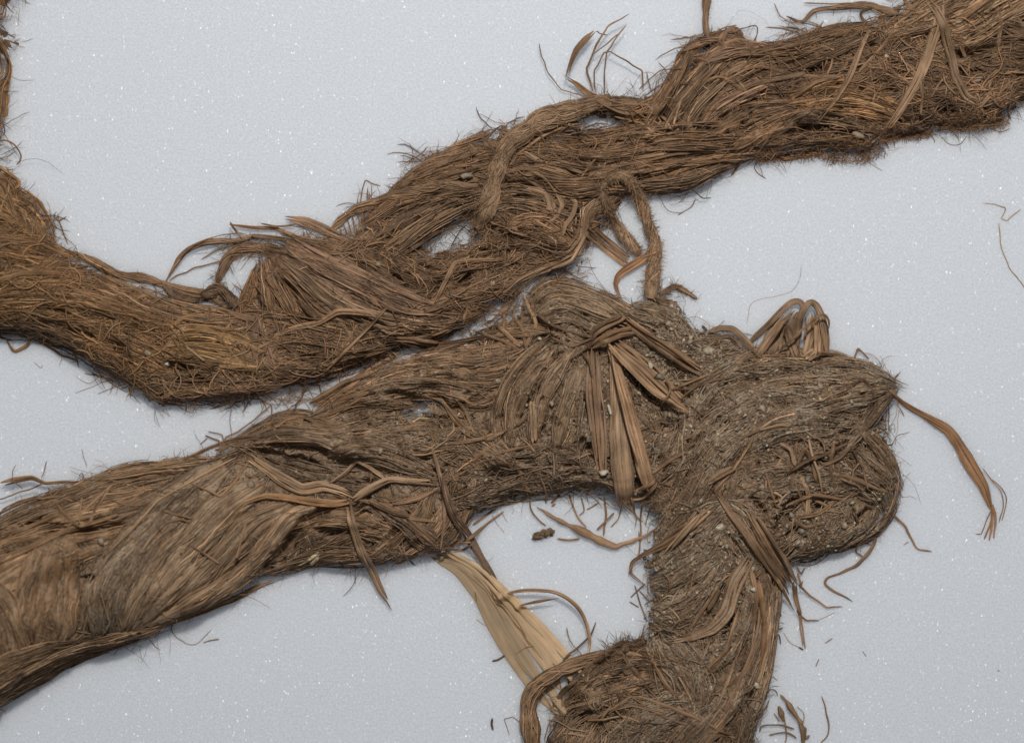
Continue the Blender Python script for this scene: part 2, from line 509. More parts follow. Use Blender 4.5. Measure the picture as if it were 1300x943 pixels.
    hz2 = (hz + np.roll(hz, 1, 1) + np.roll(hz, -1, 1)) / 3; hz2[:, 0] = hz[:, 0]; hz2[:, -1] = hz[:, -1]
    up = np.abs(rng.normal(0, jit, n))[:, None] * (0.4 + 0.6 * np.sin(np.linspace(0, np.pi, K)))[None]
    pf = samp(PIT, fx, fy) * (rng.random(n) < 0.75)[:, None]
    fz = np.maximum(hz2, hz - 0.6) + 0.25 + up - pf
    fibres(acc, np.stack([fx, fy, np.maximum(fz, 0.5)], -1), hwf, vary(c0, n, 0.38) * tone(fx.mean(1), fy.mean(1)), dirt * 0.8, flat=0.32)
    return acc.build(name, M_FIB, rope)

def drape(pts, k, extra, over=0.4):
    z = samp(H, pts[:, 0], pts[:, 1])
    zs = smooth1(z, min(k, max(1, len(z) // 3)))
    zs = np.maximum(zs, z * 0.985)
    return smooth1(zs, 2 if len(z) > 8 else 0) + extra + over

def ribbon(acc, c0, path, width, thick=1.2, curl=0.18, dirt=0.15, smooth='dry', k=6, roll=0.0, rib=1.1, end=0.12, streak=0.3, tip=0.25):
    bseed[0] += 5; sd = bseed[0]
    p = P(path) if isinstance(path, str) else path
    sp, s = resample(p, 2.2, smooth)
    L = s[-1]; v = s / L
    wd = np.interp(v, np.linspace(0, 1, len(np.atleast_1d(width))), np.atleast_1d(width)) / 2
    if end > 0:
        e = np.clip(np.minimum(v, 1 - v) / end, 0, 1); wd = wd * (tip + (1 - tip) * np.sqrt(e))
    wd = wd * (0.9 + 0.2 * vnoise(s / 20, s * 0, sd))
    z = drape(sp, k, sp[:, 2])
    pts = np.column_stack([sp[:, :2], z])
    pts[:, :2] += ((np.column_stack([vnoise(s / 26, s * 0 + 3, sd), vnoise(s / 26, s * 0 + 9, sd)]) - 0.5) * min(1.4, wd.max() * 0.4))
    T, Sd, Nn = frames(pts)
    wm = wd.max()
    m = int(np.clip(np.ceil(wm * 2 / 1.8), 4, 22)) + 1
    u = np.linspace(-1, 1, m)
    rl = np.interp(v, np.linspace(0, 1, len(np.atleast_1d(roll))), np.radians(np.atleast_1d(roll)))[:, None]
    A = Sd * np.cos(rl) + Nn * np.sin(rl); B = Nn * np.cos(rl) - Sd * np.sin(rl)
    prof = curl * (1 - u ** 2)
    h = wd[:, None] * prof[None] + rib * (vnoise(u[None] * wd[:, None] / 1.8 + 50, s[:, None] / 60, sd + 1) - 0.5) * min(1, wm / 4)
    c_ = pts[:, None] + A[:, None] * (u[None, :, None] * wd[:, None, None])
    th = thick * (1 - 0.7 * np.abs(u) ** 3)
    top = c_ + B[:, None] * (h + th / 2)[..., None]; bot = c_ + B[:, None] * (h - th / 2)[..., None]
    ring = np.concatenate([top, bot[:, ::-1]], 1)
    # ragged ends
    rg = (rng.random(m) - 0.5) * wm * 0.8
    for e_, sg in ((0, -1), (-1, 1)):
        d_ = np.concatenate([rg, rg[::-1]])
        ring[e_] += sg * T[e_][None] * d_[:, None]
    R = 2 * m; nr = len(s)
    i0 = (np.arange(nr - 1)[:, None]) * R + np.arange(R)[None]; i1 = (np.arange(nr - 1)[:, None]) * R + ((np.arange(R) + 1) % R)[None]
    q = np.stack([i0, i1, i1 + R, i0 + R], -1).reshape(-1, 4)
    caps = []
    for b in (0, (nr - 1) * R):
        for j in range(m - 1):
            caps.append((b + j, b + j + 1, b + R - 2 - j, b + R - 1 - j))
    q = np.concatenate([q, np.array(caps)])
    us = np.concatenate([u, u[::-1]])
    U = us[None] * wd[:, None]
    cv = (1 - streak + 2 * streak * vnoise(U / 2.5 + 30, s[:, None] / 70, sd + 2))[..., None] * c0 * tone(ring[..., 0], ring[..., 1])
    st = np.stack([U + sd * 13, np.broadcast_to(s[:, None], U.shape), U * 0], -1)
    acc.add(ring, q, c=np.clip(cv, 0.01, 0.9).reshape(-1, 3), st=st, d=dirt)
    mids = top
    return mids[..., 0], mids[..., 1], mids[..., 2]

def strip(rope, ck, path, width, name='fibre_strip', mat=None, **kw):
    global H
    use_rope(rope)
    acc = Acc()
    c0 = pal(ck) * math.exp(rng.normal(0, 0.1))
    wm = float(np.max(width))
    if wm >= 7 and mat is None and not kw.pop('whole', False):
        # a dry blade cracks lengthwise into narrower straps lying side by side
        sp, ss = resample(P(path), 2.2, kw.get('smooth', 'dry'))
        v = ss / ss[-1]; T = np.gradient(sp[:, :2], axis=0); T /= np.linalg.norm(T, axis=1, keepdims=True) + 1e-9
        nr_ = np.column_stack([-T[:, 1], T[:, 0]])
        wv = np.interp(v, np.linspace(0, 1, len(np.atleast_1d(width))), np.atleast_1d(width))
        ns = int(np.clip(round(wm / 4.2), 2, 6))
        cuts = np.cumsum(rng.uniform(.6, 1.4, ns)); cuts = np.concatenate([[0], cuts / cuts[-1]])
        xs, ys, zs = [], [], []
        kw2 = {**kw, 'smooth': False, 'rib': .9, 'curl': .07, 'tip': .12, 'end': rng.uniform(.08, .2)}
        Hb = H.copy()
        for j in range(ns):
            c_ = (cuts[j] + cuts[j + 1]) / 2 - .5; w_ = cuts[j + 1] - cuts[j]
            a_ = rng.uniform(0, .10) if j else 0; b_ = 1 - (rng.uniform(0, .14) if j != ns // 2 else 0)
            i0_, i1_ = int(a_ * (len(v) - 1)), max(int(b_ * (len(v) - 1)), 5)
            dr = (vnoise(ss / 30 + j * 9, ss * 0 + j, bseed[0]) - .5) * min(2.4, wm * .14)
            q_ = sp.copy(); q_[:, :2] += nr_ * (c_ * wv + dr)[:, None]
            q_[:, 2] += (1 - (2 * c_) ** 2) * kw.get('curl', .18) * wv * .4 + rng.normal(0, .35)
            H = Hb
            x, y, z = ribbon(acc, c0 * math.exp(rng.normal(0, .16)), q_[i0_:i1_ + 1], (wv * w_ * 1.08)[i0_:i1_ + 1], **kw2)
            xs.append(x); ys.append(y); zs.append(z)
        H = Hb
        for x, y, z in zip(xs, ys, zs): stamp(H, x, y, z)
    else:
        x, y, z = ribbon(acc, c0, path, width, **kw)
        stamp(H, x, y, z)
    if wm >= 3.5 and mat is None:            # fibres splitting off along the blade and at its ends
        n = int(2 + wm * 0.5); K = int(np.clip(len(x) / 3, 6, 22)); m = x.shape[1]
        ln = rng.uniform(0.3, 1.0, n); a = rng.uniform(-0.05, 1.1 - ln, n)
        vv = a[:, None] + ln[:, None] * np.linspace(0, 1, K)[None]
        uu = np.clip(rng.uniform(0.05, 0.95, n)[:, None] + rng.normal(0, 0.25, n)[:, None] * (vv - 0.5), -0.15, 1.15)
        vi = np.clip(vv, 0, 1) * (len(x) - 1)
        i0 = np.minimum(vi.astype(int), len(x) - 2); f = vi - i0
        uc = np.clip(uu, 0, 1) * (m - 1); j0 = np.minimum(uc.astype(int), m - 2); g = uc - j0
        bl = lambda q: (q[i0, j0] * (1 - g) + q[i0, j0 + 1] * g) * (1 - f) + (q[i0 + 1, j0] * (1 - g) + q[i0 + 1, j0 + 1] * g) * f
        ex = (vv - np.clip(vv, 0, 1)) * len(x) * 2.2
        px, py, pz = bl(x), bl(y), bl(z)
        tx = x[i0 + 1, j0] - x[i0, j0]; ty = y[i0 + 1, j0] - y[i0, j0]; tl = np.hypot(tx, ty) + 1e-6
        sx = x[i0, m - 1] - x[i0, 0]; sy = y[i0, m - 1] - y[i0, 0]
        ov = uu - np.clip(uu, 0, 1)
        px = px + tx / tl * ex + sx * ov; py = py + ty / tl * ex + sy * ov
        pz = np.maximum(pz + 0.35 + rng.uniform(0, 1.2, n)[:, None] * np.abs(vv - 0.5), 0.5)
        fibres(acc, np.stack([px, py, pz], -1), rng.uniform(0.3, 0.75, n), vary(c0, n, 0.3) * tone(px.mean(1), py.mean(1)), 0.15, flat=0.5)
    return acc.build(name, mat or M_FIB, rope)

def stem(rope, ck, path, rad, name='loose_fibre', smooth=True, k=8, dirt=0.1, sides=7, lump=0.25, mat=None):
    use_rope(rope)
    acc = Acc()
    bseed[0] += 3; sd = bseed[0]
    p = P(path); sp, s = resample(p, 2.2, smooth)
    L = s[-1]; v = s / L
    r = np.interp(v, np.linspace(0, 1, len(np.atleast_1d(rad))), np.atleast_1d(rad))
    r = r * (0.35 + 0.65 * np.clip(np.minimum(v, 1 - v) / 0.06, 0, 1)) * (1 - lump / 2 + lump * vnoise(s / 9, s * 0, sd))
    pts = np.column_stack([sp[:, :2], drape(sp, k, sp[:, 2], 0.0) + r * 0.8])
    pts[:, :2] += (np.column_stack([vnoise(s / 12, s * 0 + 3, sd), vnoise(s / 12, s * 0 + 9, sd)]) - 0.5) * 1.6
    T, Sd, Nn = frames(pts)
    a = np.linspace(0, 2 * np.pi, sides, endpoint=False)
    ring = pts[:, None] + (Sd[:, None] * np.cos(a)[None, :, None] + Nn[:, None] * np.sin(a)[None, :, None] * 0.8) * r[:, None, None]
    R = sides; nr = len(s)
    i0 = (np.arange(nr - 1)[:, None]) * R + np.arange(R)[None]; i1 = (np.arange(nr - 1)[:, None]) * R + ((np.arange(R) + 1) % R)[None]
    q = np.stack([i0, i1, i1 + R, i0 + R], -1).reshape(-1, 4)
    t = [(0, j, j + 1) for j in range(1, R - 1)] + [((nr - 1) * R, (nr - 1) * R + j + 1, (nr - 1) * R + j) for j in range(1, R - 1)]
    c0 = pal(ck) * math.exp(rng.normal(0, 0.1))
    cv = (0.8 + 0.4 * vnoise(np.broadcast_to(a[None] * 3, (nr, R)), s[:, None] / 25, sd + 2))[..., None] * c0 * tone(ring[..., 0], ring[..., 1])
    U = np.broadcast_to(np.abs(a - np.pi)[None] * r[:, None], (nr, R))
    acc.add(ring, q, t, c=cv.reshape(-1, 3), st=np.stack([U + sd * 7, np.broadcast_to(s[:, None], U.shape), U * 0], -1), d=dirt)
    return acc.build(name, mat or M_FIB, rope)

def hairs_around(acc, pts, r, n, ln, c0, hw=(0.2, 0.42)):
    """short fuzz standing off a cord"""
    i = rng.integers(0, len(pts), n)
    base = pts[i]
    d = rng.normal(0, 1, (n, 3)); d[:, 2] = np.abs(d[:, 2]) * 0.6; d /= np.linalg.norm(d, axis=1, keepdims=True)
    K = 5; t = np.linspace(0, 1, K)
    le = rng.uniform(*ln, n)
    bend = rng.normal(0, 0.5, (n, 3)); bend[:, 2] *= 0.4
    p = base[:, None] + d[:, None] * (r[i][:, None] * 0.7 + le[:, None] * t[None])[..., None] + bend[:, None] * (le[:, None] * t[None] ** 2)[..., None]
    p[..., 2] = np.maximum(p[..., 2], 0.6)
    fibres(acc, p, rng.uniform(*hw, n), vary(c0, n, 0.2), 0.1, flat=0.8, taper=0.4)

def cord(rope, ck, path, rad, twist=0.03, nf=16, fuzz=120, fuzzlen=(3, 8), name='cord', dirt=0.25, k=8, fw=(0.7, 1.6)):
    """a spun strand: core, helical fibres and fuzz"""
    global H
    use_rope(rope)
    acc = Acc(); bseed[0] += 3; sd = bseed[0]
    p = P(path); sp, s = resample(p, 2.2)
    L = s[-1]; v = s / L
    r = np.interp(v, np.linspace(0, 1, len(np.atleast_1d(rad))), np.atleast_1d(rad)) * (0.8 + 0.4 * vnoise(s / 14, s * 0, sd))
    r = r * (0.5 + 0.5 * np.clip(np.minimum(v, 1 - v) / 0.08, 0, 1))
    pts = np.column_stack([sp[:, :2], drape(sp, k, sp[:, 2], 0) + r * 0.7])
    T, Sd, Nn = frames(pts)
    c0 = pal(ck)
    a = np.linspace(0, 2 * np.pi, 12, endpoint=False); R = 12; nr = len(s)
    rr = r[:, None] * (0.72 + 0.32 * vnoise((a[None] + s[:, None] * twist) * 2.5, s[:, None] / 16, sd + 1))
    ring = pts[:, None] + (Sd[:, None] * np.cos(a)[None, :, None] + Nn[:, None] * np.sin(a)[None, :, None] * 0.8) * rr[..., None]
    i0 = (np.arange(nr - 1)[:, None]) * R + np.arange(R)[None]; i1 = (np.arange(nr - 1)[:, None]) * R + ((np.arange(R) + 1) % R)[None]
    cv = np.broadcast_to((c0 * 0.8) * tone(sp[:, 0], sp[:, 1])[:, None, :], (nr, R, 3))
    U = a[None] * r[:, None]
    acc.add(ring, np.stack([i0, i1, i1 + R, i0 + R], -1), c=cv.reshape(-1, 3), st=np.stack([U + sd * 5, np.broadcast_to(s[:, None], U.shape), U * 0], -1), d=dirt)
    n = nf * max(1, int(L / 70)); K = 22
    ln = rng.uniform(0.25, 0.7, n); st0 = rng.uniform(-0.02, 1.02 - ln)
    vv = np.clip(st0[:, None] + ln[:, None] * np.linspace(0, 1, K)[None], 0, 1) * L
    an = rng.uniform(0, 2 * np.pi, n)[:, None] + vv * twist + (vnoise(vv / 30, rng.uniform(0, 99, n)[:, None] + vv * 0, sd) - 0.5) * 2
    ra = np.interp(vv, s, r) * rng.uniform(0.85, 1.15, n)[:, None]
    g = lambda arr: np.stack([np.interp(vv, s, arr[:, j]) for j in range(3)], -1)
    fp = g(pts) + g(Sd) * (np.cos(an) * ra)[..., None] + g(Nn) * (np.sin(an) * ra * 0.8)[..., None]
    fp[..., 2] = np.maximum(fp[..., 2], 0.5)
    fibres(acc, fp, rng.uniform(*fw, n), vary(c0, n, 0.2) * tone(fp[:, 0, 0], fp[:, 0, 1]), dirt, flat=0.5)
    if fuzz: hairs_around(acc, pts, r, fuzz, fuzzlen, c0)
    stamp(H, pts[:, 0], pts[:, 1], pts[:, 2] + r * 0.5)
    return acc.build(name, M_FIB, rope)

def tangle(acc, ck, cx, cy, rx, ry, n_, ln=(25, 60), hw=(0.6, 1.3), curv=0.25, ang=None, spread=0.6, lift=(0.5, 5), dirt=0.2, mask=None):
    """loose curling fibres strewn over an area"""
    n = int(n_ * 0.62)
    rr = np.sqrt(rng.random(n)); th = rng.uniform(0, 2 * np.pi, n)
    x = cx + rx * rr * np.cos(th); y = cy + ry * rr * np.sin(th)
    if mask is not None:
        ok = samp(mask, x, y) > 7; x = x[ok]; y = y[ok]; n = len(x)
        if n == 0: return
    K = 12
    a = rng.uniform(0, 2 * np.pi, n) if ang is None else math.radians(ang) + rng.normal(0, spread, n)
    cu = rng.normal(0, curv, n)
    le = rng.uniform(*ln, n) / (K - 1)
    px = np.zeros((n, K)); py = np.zeros((n, K)); px[:, 0] = x; py[:, 0] = y
    for j in range(1, K):
        a = a + cu * 0.45 + rng.normal(0, curv * 0.5, n)
        cu = cu * 0.95 + rng.normal(0, curv * 0.15, n)
        kink = rng.random(n) < 0.03
        a = a + kink * rng.normal(0, 0.8, n)
        px[:, j] = px[:, j - 1] + np.cos(a) * le; py[:, j] = py[:, j - 1] + np.sin(a) * le
    px -= (px.mean(1) - x)[:, None]; py -= (py.mean(1) - y)[:, None]
    hz = samp(H, px, py)
    for _ in range(2):
        hp = np.pad(hz, ((0, 0), (1, 1)), mode='edge'); hz = np.maximum(hz * 0.97, (hp[:, :-2] + hp[:, 1:-1] + hp[:, 2:]) / 3)
    li = rng.uniform(*lift, n)[:, None] * np.sin(np.linspace(0.15, np.pi - 0.15, K))[None] ** 0.7
    hwv = hw[0] * 0.7 * (hw[1] * 1.25 / (hw[0] * 0.7)) ** (rng.random(n) ** 1.5)
    hz = hz - samp(PIT, px, py) * (rng.random(n) < 0.8)[:, None]
    fibres(acc, np.stack([px, py, np.maximum(hz + li, 0.6)], -1), hwv, vary(pal(ck), n, 0.26) * tone(x, y), dirt, flat=0.55, taper=0.15)

ICO_V = []
_t = (1 + 5 ** 0.5) / 2
ICO_V = np.array([(-1, _t, 0), (1, _t, 0), (-1, -_t, 0), (1, -_t, 0), (0, -1, _t), (0, 1, _t), (0, -1, -_t), (0, 1, -_t), (_t, 0, -1), (_t, 0, 1), (-_t, 0, -1), (-_t, 0, 1)]) / math.sqrt(1 + _t * _t)
ICO_F = np.array([(0, 11, 5), (0, 5, 1), (0, 1, 7), (0, 7, 10), (0, 10, 11), (1, 5, 9), (5, 11, 4), (11, 10, 2), (10, 7, 6), (7, 1, 8), (3, 9, 4), (3, 4, 2), (3, 2, 6), (3, 6, 8), (3, 8, 9), (4, 9, 5), (2, 4, 11), (6, 2, 10), (8, 6, 7), (9, 8, 1)])
SOILC = np.array([(0.42, 0.33, 0.225), (0.32, 0.24, 0.16), (0.25, 0.19, 0.13), (0.56, 0.48, 0.36), (0.21, 0.172, 0.128), (0.16, 0.118, 0.078), (0.32, 0.228, 0.135)])
SOILP = np.array([0.32, 0.28, 0.16, 0.05, 0.03, 0.05, 0.11])

def grains(acc, cx, cy, rx, ry, n, size=(0.7, 1.8), mask=None, sink=0.3):
    rr = np.sqrt(rng.random(n)); th = rng.uniform(0, 2 * np.pi, n)
    x = cx + rx * rr * np.cos(th); y = cy + ry * rr * np.sin(th)
    ok = np.ones(n, bool) if mask is None else samp(mask, x, y) > 3
    ok &= fbm(x / 22, y / 22, 55) > rng.uniform(0.3, 0.6, n)
    x = x[ok]; y = y[ok]; n = len(x)
    if n == 0: return
    r = size[0] * .75 * (size[1] * 1.0 / (size[0] * .75)) ** (rng.random(n) ** 3.0)
    z = samp(H, x, y) - samp(PIT, x, y) * 0.9 + r * (1 - sink * 1.6) + rng.uniform(0, 1.2, n)
    v = ICO_V[None] * np.clip(1 + rng.normal(0, 0.38, (n, 12, 1)), .35, 1.7) * r[:, None, None] * rng.uniform(0.5, 1.4, (n, 1, 3))
    an = rng.uniform(0, 6.28, n); c, s = np.cos(an)[:, None], np.sin(an)[:, None]
    vx = v[..., 0] * c - v[..., 1] * s; vy = v[..., 0] * s + v[..., 1] * c
    pv = np.stack([vx + x[:, None], vy + y[:, None], v[..., 2] * 0.75 + z[:, None]], -1)
    t = (ICO_F[None] + (np.arange(n) * 12)[:, None, None]).reshape(-1, 3)
    cc = SOILC[rng.choice(len(SOILC), n, p=SOILP)] * np.exp(rng.normal(0, 0.15, n))[:, None]
    acc.add(pv.reshape(-1, 3), t=t, c=np.repeat(cc, 12, 0))

def _ico2():
    v = list(map(tuple, ICO_V)); cache = {}; f = []
    def mid(a, b):
        k = (min(a, b), max(a, b))
        if k not in cache:
            m = (np.array(v[a]) + np.array(v[b])) / 2; v.append(tuple(m / np.linalg.norm(m))); cache[k] = len(v) - 1
        return cache[k]
    for a, b, c in ICO_F:
        ab, bc, ca = mid(a, b), mid(b, c), mid(c, a)
        f += [(a, ab, ca), (b, bc, ab), (c, ca, bc), (ab, bc, ca)]
    return np.array(v), np.array(f)
ICO2_V, ICO2_F = _ico2()

def crumb(rope, x, y, rx, ry=None, colr=(0.46, 0.37, 0.25), name='soil_crumb', hgt=None, smooth=False):
    """one lump of earth, chipped irregularly"""
    ry = ry or rx * rng.uniform(0.7, 1.1)
    d = ICO2_V * (0.85 + rng.normal(0, 0.2, (len(ICO2_V), 1)))
    for _ in range(3):                      # flat broken faces
        n_ = rng.normal(0, 1, 3); n_ /= np.linalg.norm(n_)
        k = np.clip(d @ n_ - 0.55, 0, None); d = d - k[:, None] * n_
    rz = hgt or min(rx, ry) * 0.7
    a = rng.uniform(-0.5, 0.5); c, s = math.cos(a), math.sin(a)
    px = d[:, 0] * rx; py = d[:, 1] * ry
    v = np.stack([x + px * c - py * s, y + px * s + py * c, samp(H, np.array([x]), np.array([y]))[0] + rz * 0.45 + d[:, 2] * rz], -1)
    acc = Acc(); acc.add(v, t=ICO2_F, c=np.asarray(colr) * (0.8 + 0.4 * rng.random((len(v), 1))))
    return acc.build(name, M_SOIL, rope, smooth=smooth)

# ------------------------------------------------------------------ the foam sheet
def foam_sheet():
    import bmesh
    bm = bmesh.new()
    bmesh.ops.create_cube(bm, size=1.0)
    for v in bm.verts:
        v.co.x *= 1.1; v.co.y *= 0.95; v.co.z = v.co.z * 0.03 - 0.015
    bmesh.ops.bevel(bm, geom=[e for e in bm.edges], offset=0.002, segments=2, affect='EDGES')
    me = bpy.data.meshes.new('foam_sheet'); bm.to_mesh(me); bm.free()
    me.materials.append(M_FOAM)
    o = bpy.data.objects.new('foam_sheet', me); col.objects.link(o)
    o['kind'] = 'structure'; o['label'] = 'white sparkling plastic foam sheet under the ropes'
    return o
foam_sheet()

# ------------------------------------------------------------------ the two ropes: outlines of the dense mass
UPPER = P('-80,200 0,206 14,222 24,250 40,268 52,282 62,296 66,312 82,319 100,330 114,345 132,352 150,358 164,368 176,380 196,392 240,399 290,396 '
          '304,380 312,350 330,322 352,312 400,304 440,300 456,293 466,272 490,250 500,240 520,217 541,202 570,190 590,177 612,167 640,157 680,151 720,136 750,127 780,122 828,120 '
          '843,110 856,88 872,64 890,52 920,42 940,46 975,55 1010,50 1050,40 1075,32 1105,30 1130,12 1150,-2 1160,-80 1385,-80 1385,120 1300,128 1280,148 1262,156 1240,160 1200,158 1180,162 1150,170 '
          '1120,178 1102,188 1085,190 1062,188 1050,186 1020,190 985,198 950,204 925,214 900,234 870,246 830,246 812,243 790,250 776,268 770,288 758,298 746,312 740,334 720,343 690,349 664,364 654,378 '
          '638,386 622,390 614,404 596,416 560,432 520,442 480,456 442,470 420,484 380,495 340,504 300,506 260,508 225,511 205,520 190,516 178,503 150,484 125,469 100,454 80,444 60,430 40,428 0,418 -80,400')
LOWER = P('-80,665 0,659 25,642 60,625 110,607 150,594 200,587 245,582 275,574 300,562 330,547 355,532 370,525 405,527 420,512 445,492 475,477 505,462 530,450 560,440 600,428 625,414 645,402 660,387 '
          '672,371 690,358 706,354 730,363 760,371 790,381 806,386 816,378 826,362 850,371 868,386 876,410 890,419 910,417 930,421 948,440 960,452 1010,457 1045,457 1080,460 1110,462 1128,470 1138,482 '
          '1140,500 1129,515 1127,535 1134,565 1144,603 1140,630 1133,654 1119,676 1090,688 1060,703 1030,710 1008,716 1000,740 990,770 982,800 981,830 977,870 971,900 964,922 958,946 950,1030 700,1030 '
          '698,950 704,915 712,890 726,866 745,848 780,832 808,826 821,810 821,780 824,760 824,735 819,715 817,697 830,680 825,656 812,640 790,634 770,631 745,627 720,624 690,627 650,631 625,644 600,655 '
          '590,670 580,690 560,700 530,705 500,717 470,721 440,721 410,715 385,712 355,729 330,734 318,745 290,764 260,774 230,784 200,799 193,811 160,814 120,821 100,829 80,839 60,857 30,879 10,894 0,904 -80,960')
CORNER = P('-80,-80 40,-80 30,-10 18,8 9,22 14,36 19,52 15,62 8,72 4,100 4,130 2,160 -4,196 -80,210')
HOLES = [P('540,314 551,300 568,293 592,292 600,303 582,311 560,319'), P('566,287 580,279 593,274 590,287 576,291'),
         P('733,153 750,144 774,146 786,155 766,161 746,161'), P('698,172 716,167 734,173 724,181 706,180'),
         P('654,250 668,244 676,251 660,256'), P('196,382 214,376 222,384 206,389'), P('224,388 238,390 248,396 232,398')]
HOLESL = [P('523,526 528,506 534,512 533,524'), P('549,506 553,500 556,508'), P('1118,640 1124,640 1116,662 1110,668'),
          P('716,905 724,888 733,886 732,898 722,908'), P('735,913 742,908 744,916 738,920')]
HM = np.array([  # x, y, crown height, shoulder width
    (0, 330, 78, 65), (120, 400, 52, 52), (220, 450, 38, 45), (340, 400, 42, 48), (480, 370, 40, 45), (560, 260, 34, 40), (640, 340, 28, 32), (700, 230, 36, 45), (850, 180, 38, 42),
    (980, 120, 44, 52), (1120, 110, 46, 52), (1270, 70, 46, 50), (0, 10, 95, 30),
    (0, 780, 104, 95), (150, 720, 82, 85), (300, 660, 58, 70), (420, 640, 50, 62), (540, 560, 46, 62), (620, 540, 44, 62), (720, 500, 48, 62), (740, 390, 44, 38), (860, 440, 40, 45), (960, 540, 54, 70),
    (1060, 540, 52, 70), (1090, 640, 46, 60), (900, 700, 54, 62), (900, 850, 54, 68), (780, 900, 46, 60)])

def field(k, p=3.0):
    num = 0; den = 0
    for x, y, *r in HM:
        w = 1.0 / (((XX - x) ** 2 + (YY - y) ** 2 + 900) ** (p / 2)); num = num + w * r[k]; den = den + w
    return num / den
HC = field(0); HR = field(1)

def crown(poly, holes, sd):
    d = poly_sdf(poly) + (fbm(XX / 12, YY / 12, sd) - 0.5) * 11
    for h in holes:
        d = np.minimum(d, -poly_sdf(h) * 1.0)
    t = np.clip(d / HR, 0, 1)
    z = HC * np.sqrt(np.clip(1 - (1 - t) ** 2, 0, 1))
    lump = (fbm(XX / 34, YY / 34, sd + 3) - 0.5) * 16 + (fbm(XX / 9, YY / 9, sd + 4) - 0.5) * 6
    z = z + lump * np.clip(d / 25, 0, 1)
    return d, np.where(d > 0, np.maximum(z, 0.5), 0)
dU, zU = crown(UPPER, HOLES, 11)
dL, zL = crown(LOWER, HOLESL, 31)
dC, zC = crown(CORNER, [], 51)
dU = np.maximum(dU, dC); zU = np.maximum(zU, zC)
H = np.maximum(np.maximum(zU, zL), 0.0)

rope_u = thing('plant_fibre_rope', 'brown twisted plant fibre rope with open loops and frayed wisps, clean of soil', 'rope', 560, 330)
rope_l = thing('plant_fibre_rope', 'thick earth-caked plant fibre rope folded into a knot with fanned strips', 'rope', 640, 600)

# crevices where the sheaves part and the dark inside shows
PITS = [(1005, 83, 22, 7, -15, 16), (1036, 92, 12, 6, -10, 14), (1056, 157, 16, 8, 10, 22), (1072, 166, 10, 6, 0, 20), (1085, 90, 12, 6, 30, 14), (1161, 146, 14, 8, -20, 18), (1137, 90, 10, 7, 20, 12), (1234, 69, 24, 5, -10, 16), (1217, 97, 14, 6, 10, 15),
        (1147, 153, 12, 6, 0, 16), (1196, 139, 14, 8, 20, 16), (894, 163, 16, 4, 10, 12), (870, 200, 34, 3, -8, 12), (324, 336, 14, 7, 20, 16), (370, 369, 12, 5, 50, 16), (397, 321, 16, 5, 30, 14), (508, 442, 18, 5, -5, 16), (446, 466, 20, 7, -20, 16),
        (397, 456, 16, 6, 0, 14), (226, 466, 18, 6, 5, 15), (248, 483, 22, 6, 0, 15), (592, 355, 10, 7, -40, 16), (543, 341, 12, 6, 20, 14), (467, 408, 24, 4, 10, 12), (533, 262, 26, 3, -30, 10), (690, 172, 34, 4, -32, 16), (720, 298, 10, 6, 50, 15), (735, 288, 8, 5, 60, 14),
        (700, 264, 18, 4, 15, 12), (800, 228, 40, 3, -8, 12), (752, 170, 22, 5, 5, 15), (840, 150, 10, 6, -50, 12), (640, 300, 14, 6, 10, 14), (610, 322, 12, 6, 0, 14), (380, 408, 14, 6, 0, 12), (150, 440, 10, 7, 20, 12), (108, 425, 16, 6, 20, 14), (80, 396, 16, 4, 10, 10),
        (378, 587, 44, 8, 17, 24), (368, 690, 40, 8, -46, 26), (400, 655, 22, 7, -25, 20), (430, 672, 26, 5, 0, 14), (120, 668, 50, 5, -6, 18), (60, 664, 26, 4, 0, 14), (125, 730, 8, 6, 0, 12), (505, 502, 14, 6, 5, 18), (600, 508, 28, 4, -20, 12), (640, 600, 22, 8, 0, 18),
        (664, 584, 12, 6, 20, 14), (745, 522, 20, 5, 80, 14), (740, 565, 12, 7, 60, 14), (815, 490, 30, 7, 46, 20), (865, 500, 14, 7, 30, 18), (850, 540, 12, 8, 0, 12), (882, 560, 12, 5, -50, 14), (838, 585, 14, 8, 40, 15), (995, 652, 24, 7, -56, 24), (1050, 576, 24, 6, -32, 20),
        (1018, 600, 8, 6, 0, 14), (1035, 640, 12, 6, 0, 14), (905, 756, 20, 5, -62, 16), (925, 792, 22, 4, -60, 14), (842, 806, 9, 8, 0, 16), (828, 762, 8, 8, 0, 12), (500, 676, 12, 5, -40, 16), (526, 690, 12, 4, -30, 16), (460, 652, 10, 6, 0, 14), (800, 612, 14, 8, 60, 18),
        (700, 432, 12, 6, 20, 16), (688, 412, 24, 5, 22, 16), (470, 612, 14, 5, 0, 12), (776, 862, 20, 6, -20, 14), (720, 888, 10, 6, -40, 14), (960, 640, 14, 5, 50, 14), (975, 700, 26, 4, 52, 14), (1095, 650, 16, 4, -50, 12)]
PIT = np.zeros(XX.shape)
wx = XX + (fbm(XX / 8, YY / 8, 61) - .5) * 9; wy = YY + (fbm(XX / 8, YY / 8, 67) - .5) * 9
for x_, y_, a_, b_, an_, d_ in PITS:
    c_, s_ = math.cos(math.radians(an_)), math.sin(math.radians(an_))
    u_ = ((wx - x_) * c_ + (wy - y_) * s_) / a_; v_ = ((wy - y_) * c_ - (wx - x_) * s_) / b_
    PIT = np.maximum(PIT, 1.3 * d_ * np.clip(1.25 - np.sqrt(u_ ** 2 + v_ ** 2), 0, 1) ** 0.6)
nz = fbm(XX / 10, YY / 10, 77)
PIT = np.maximum(PIT, np.where(XX > 450, np.clip((nz - 0.67) * 110, 0, 12), 0))

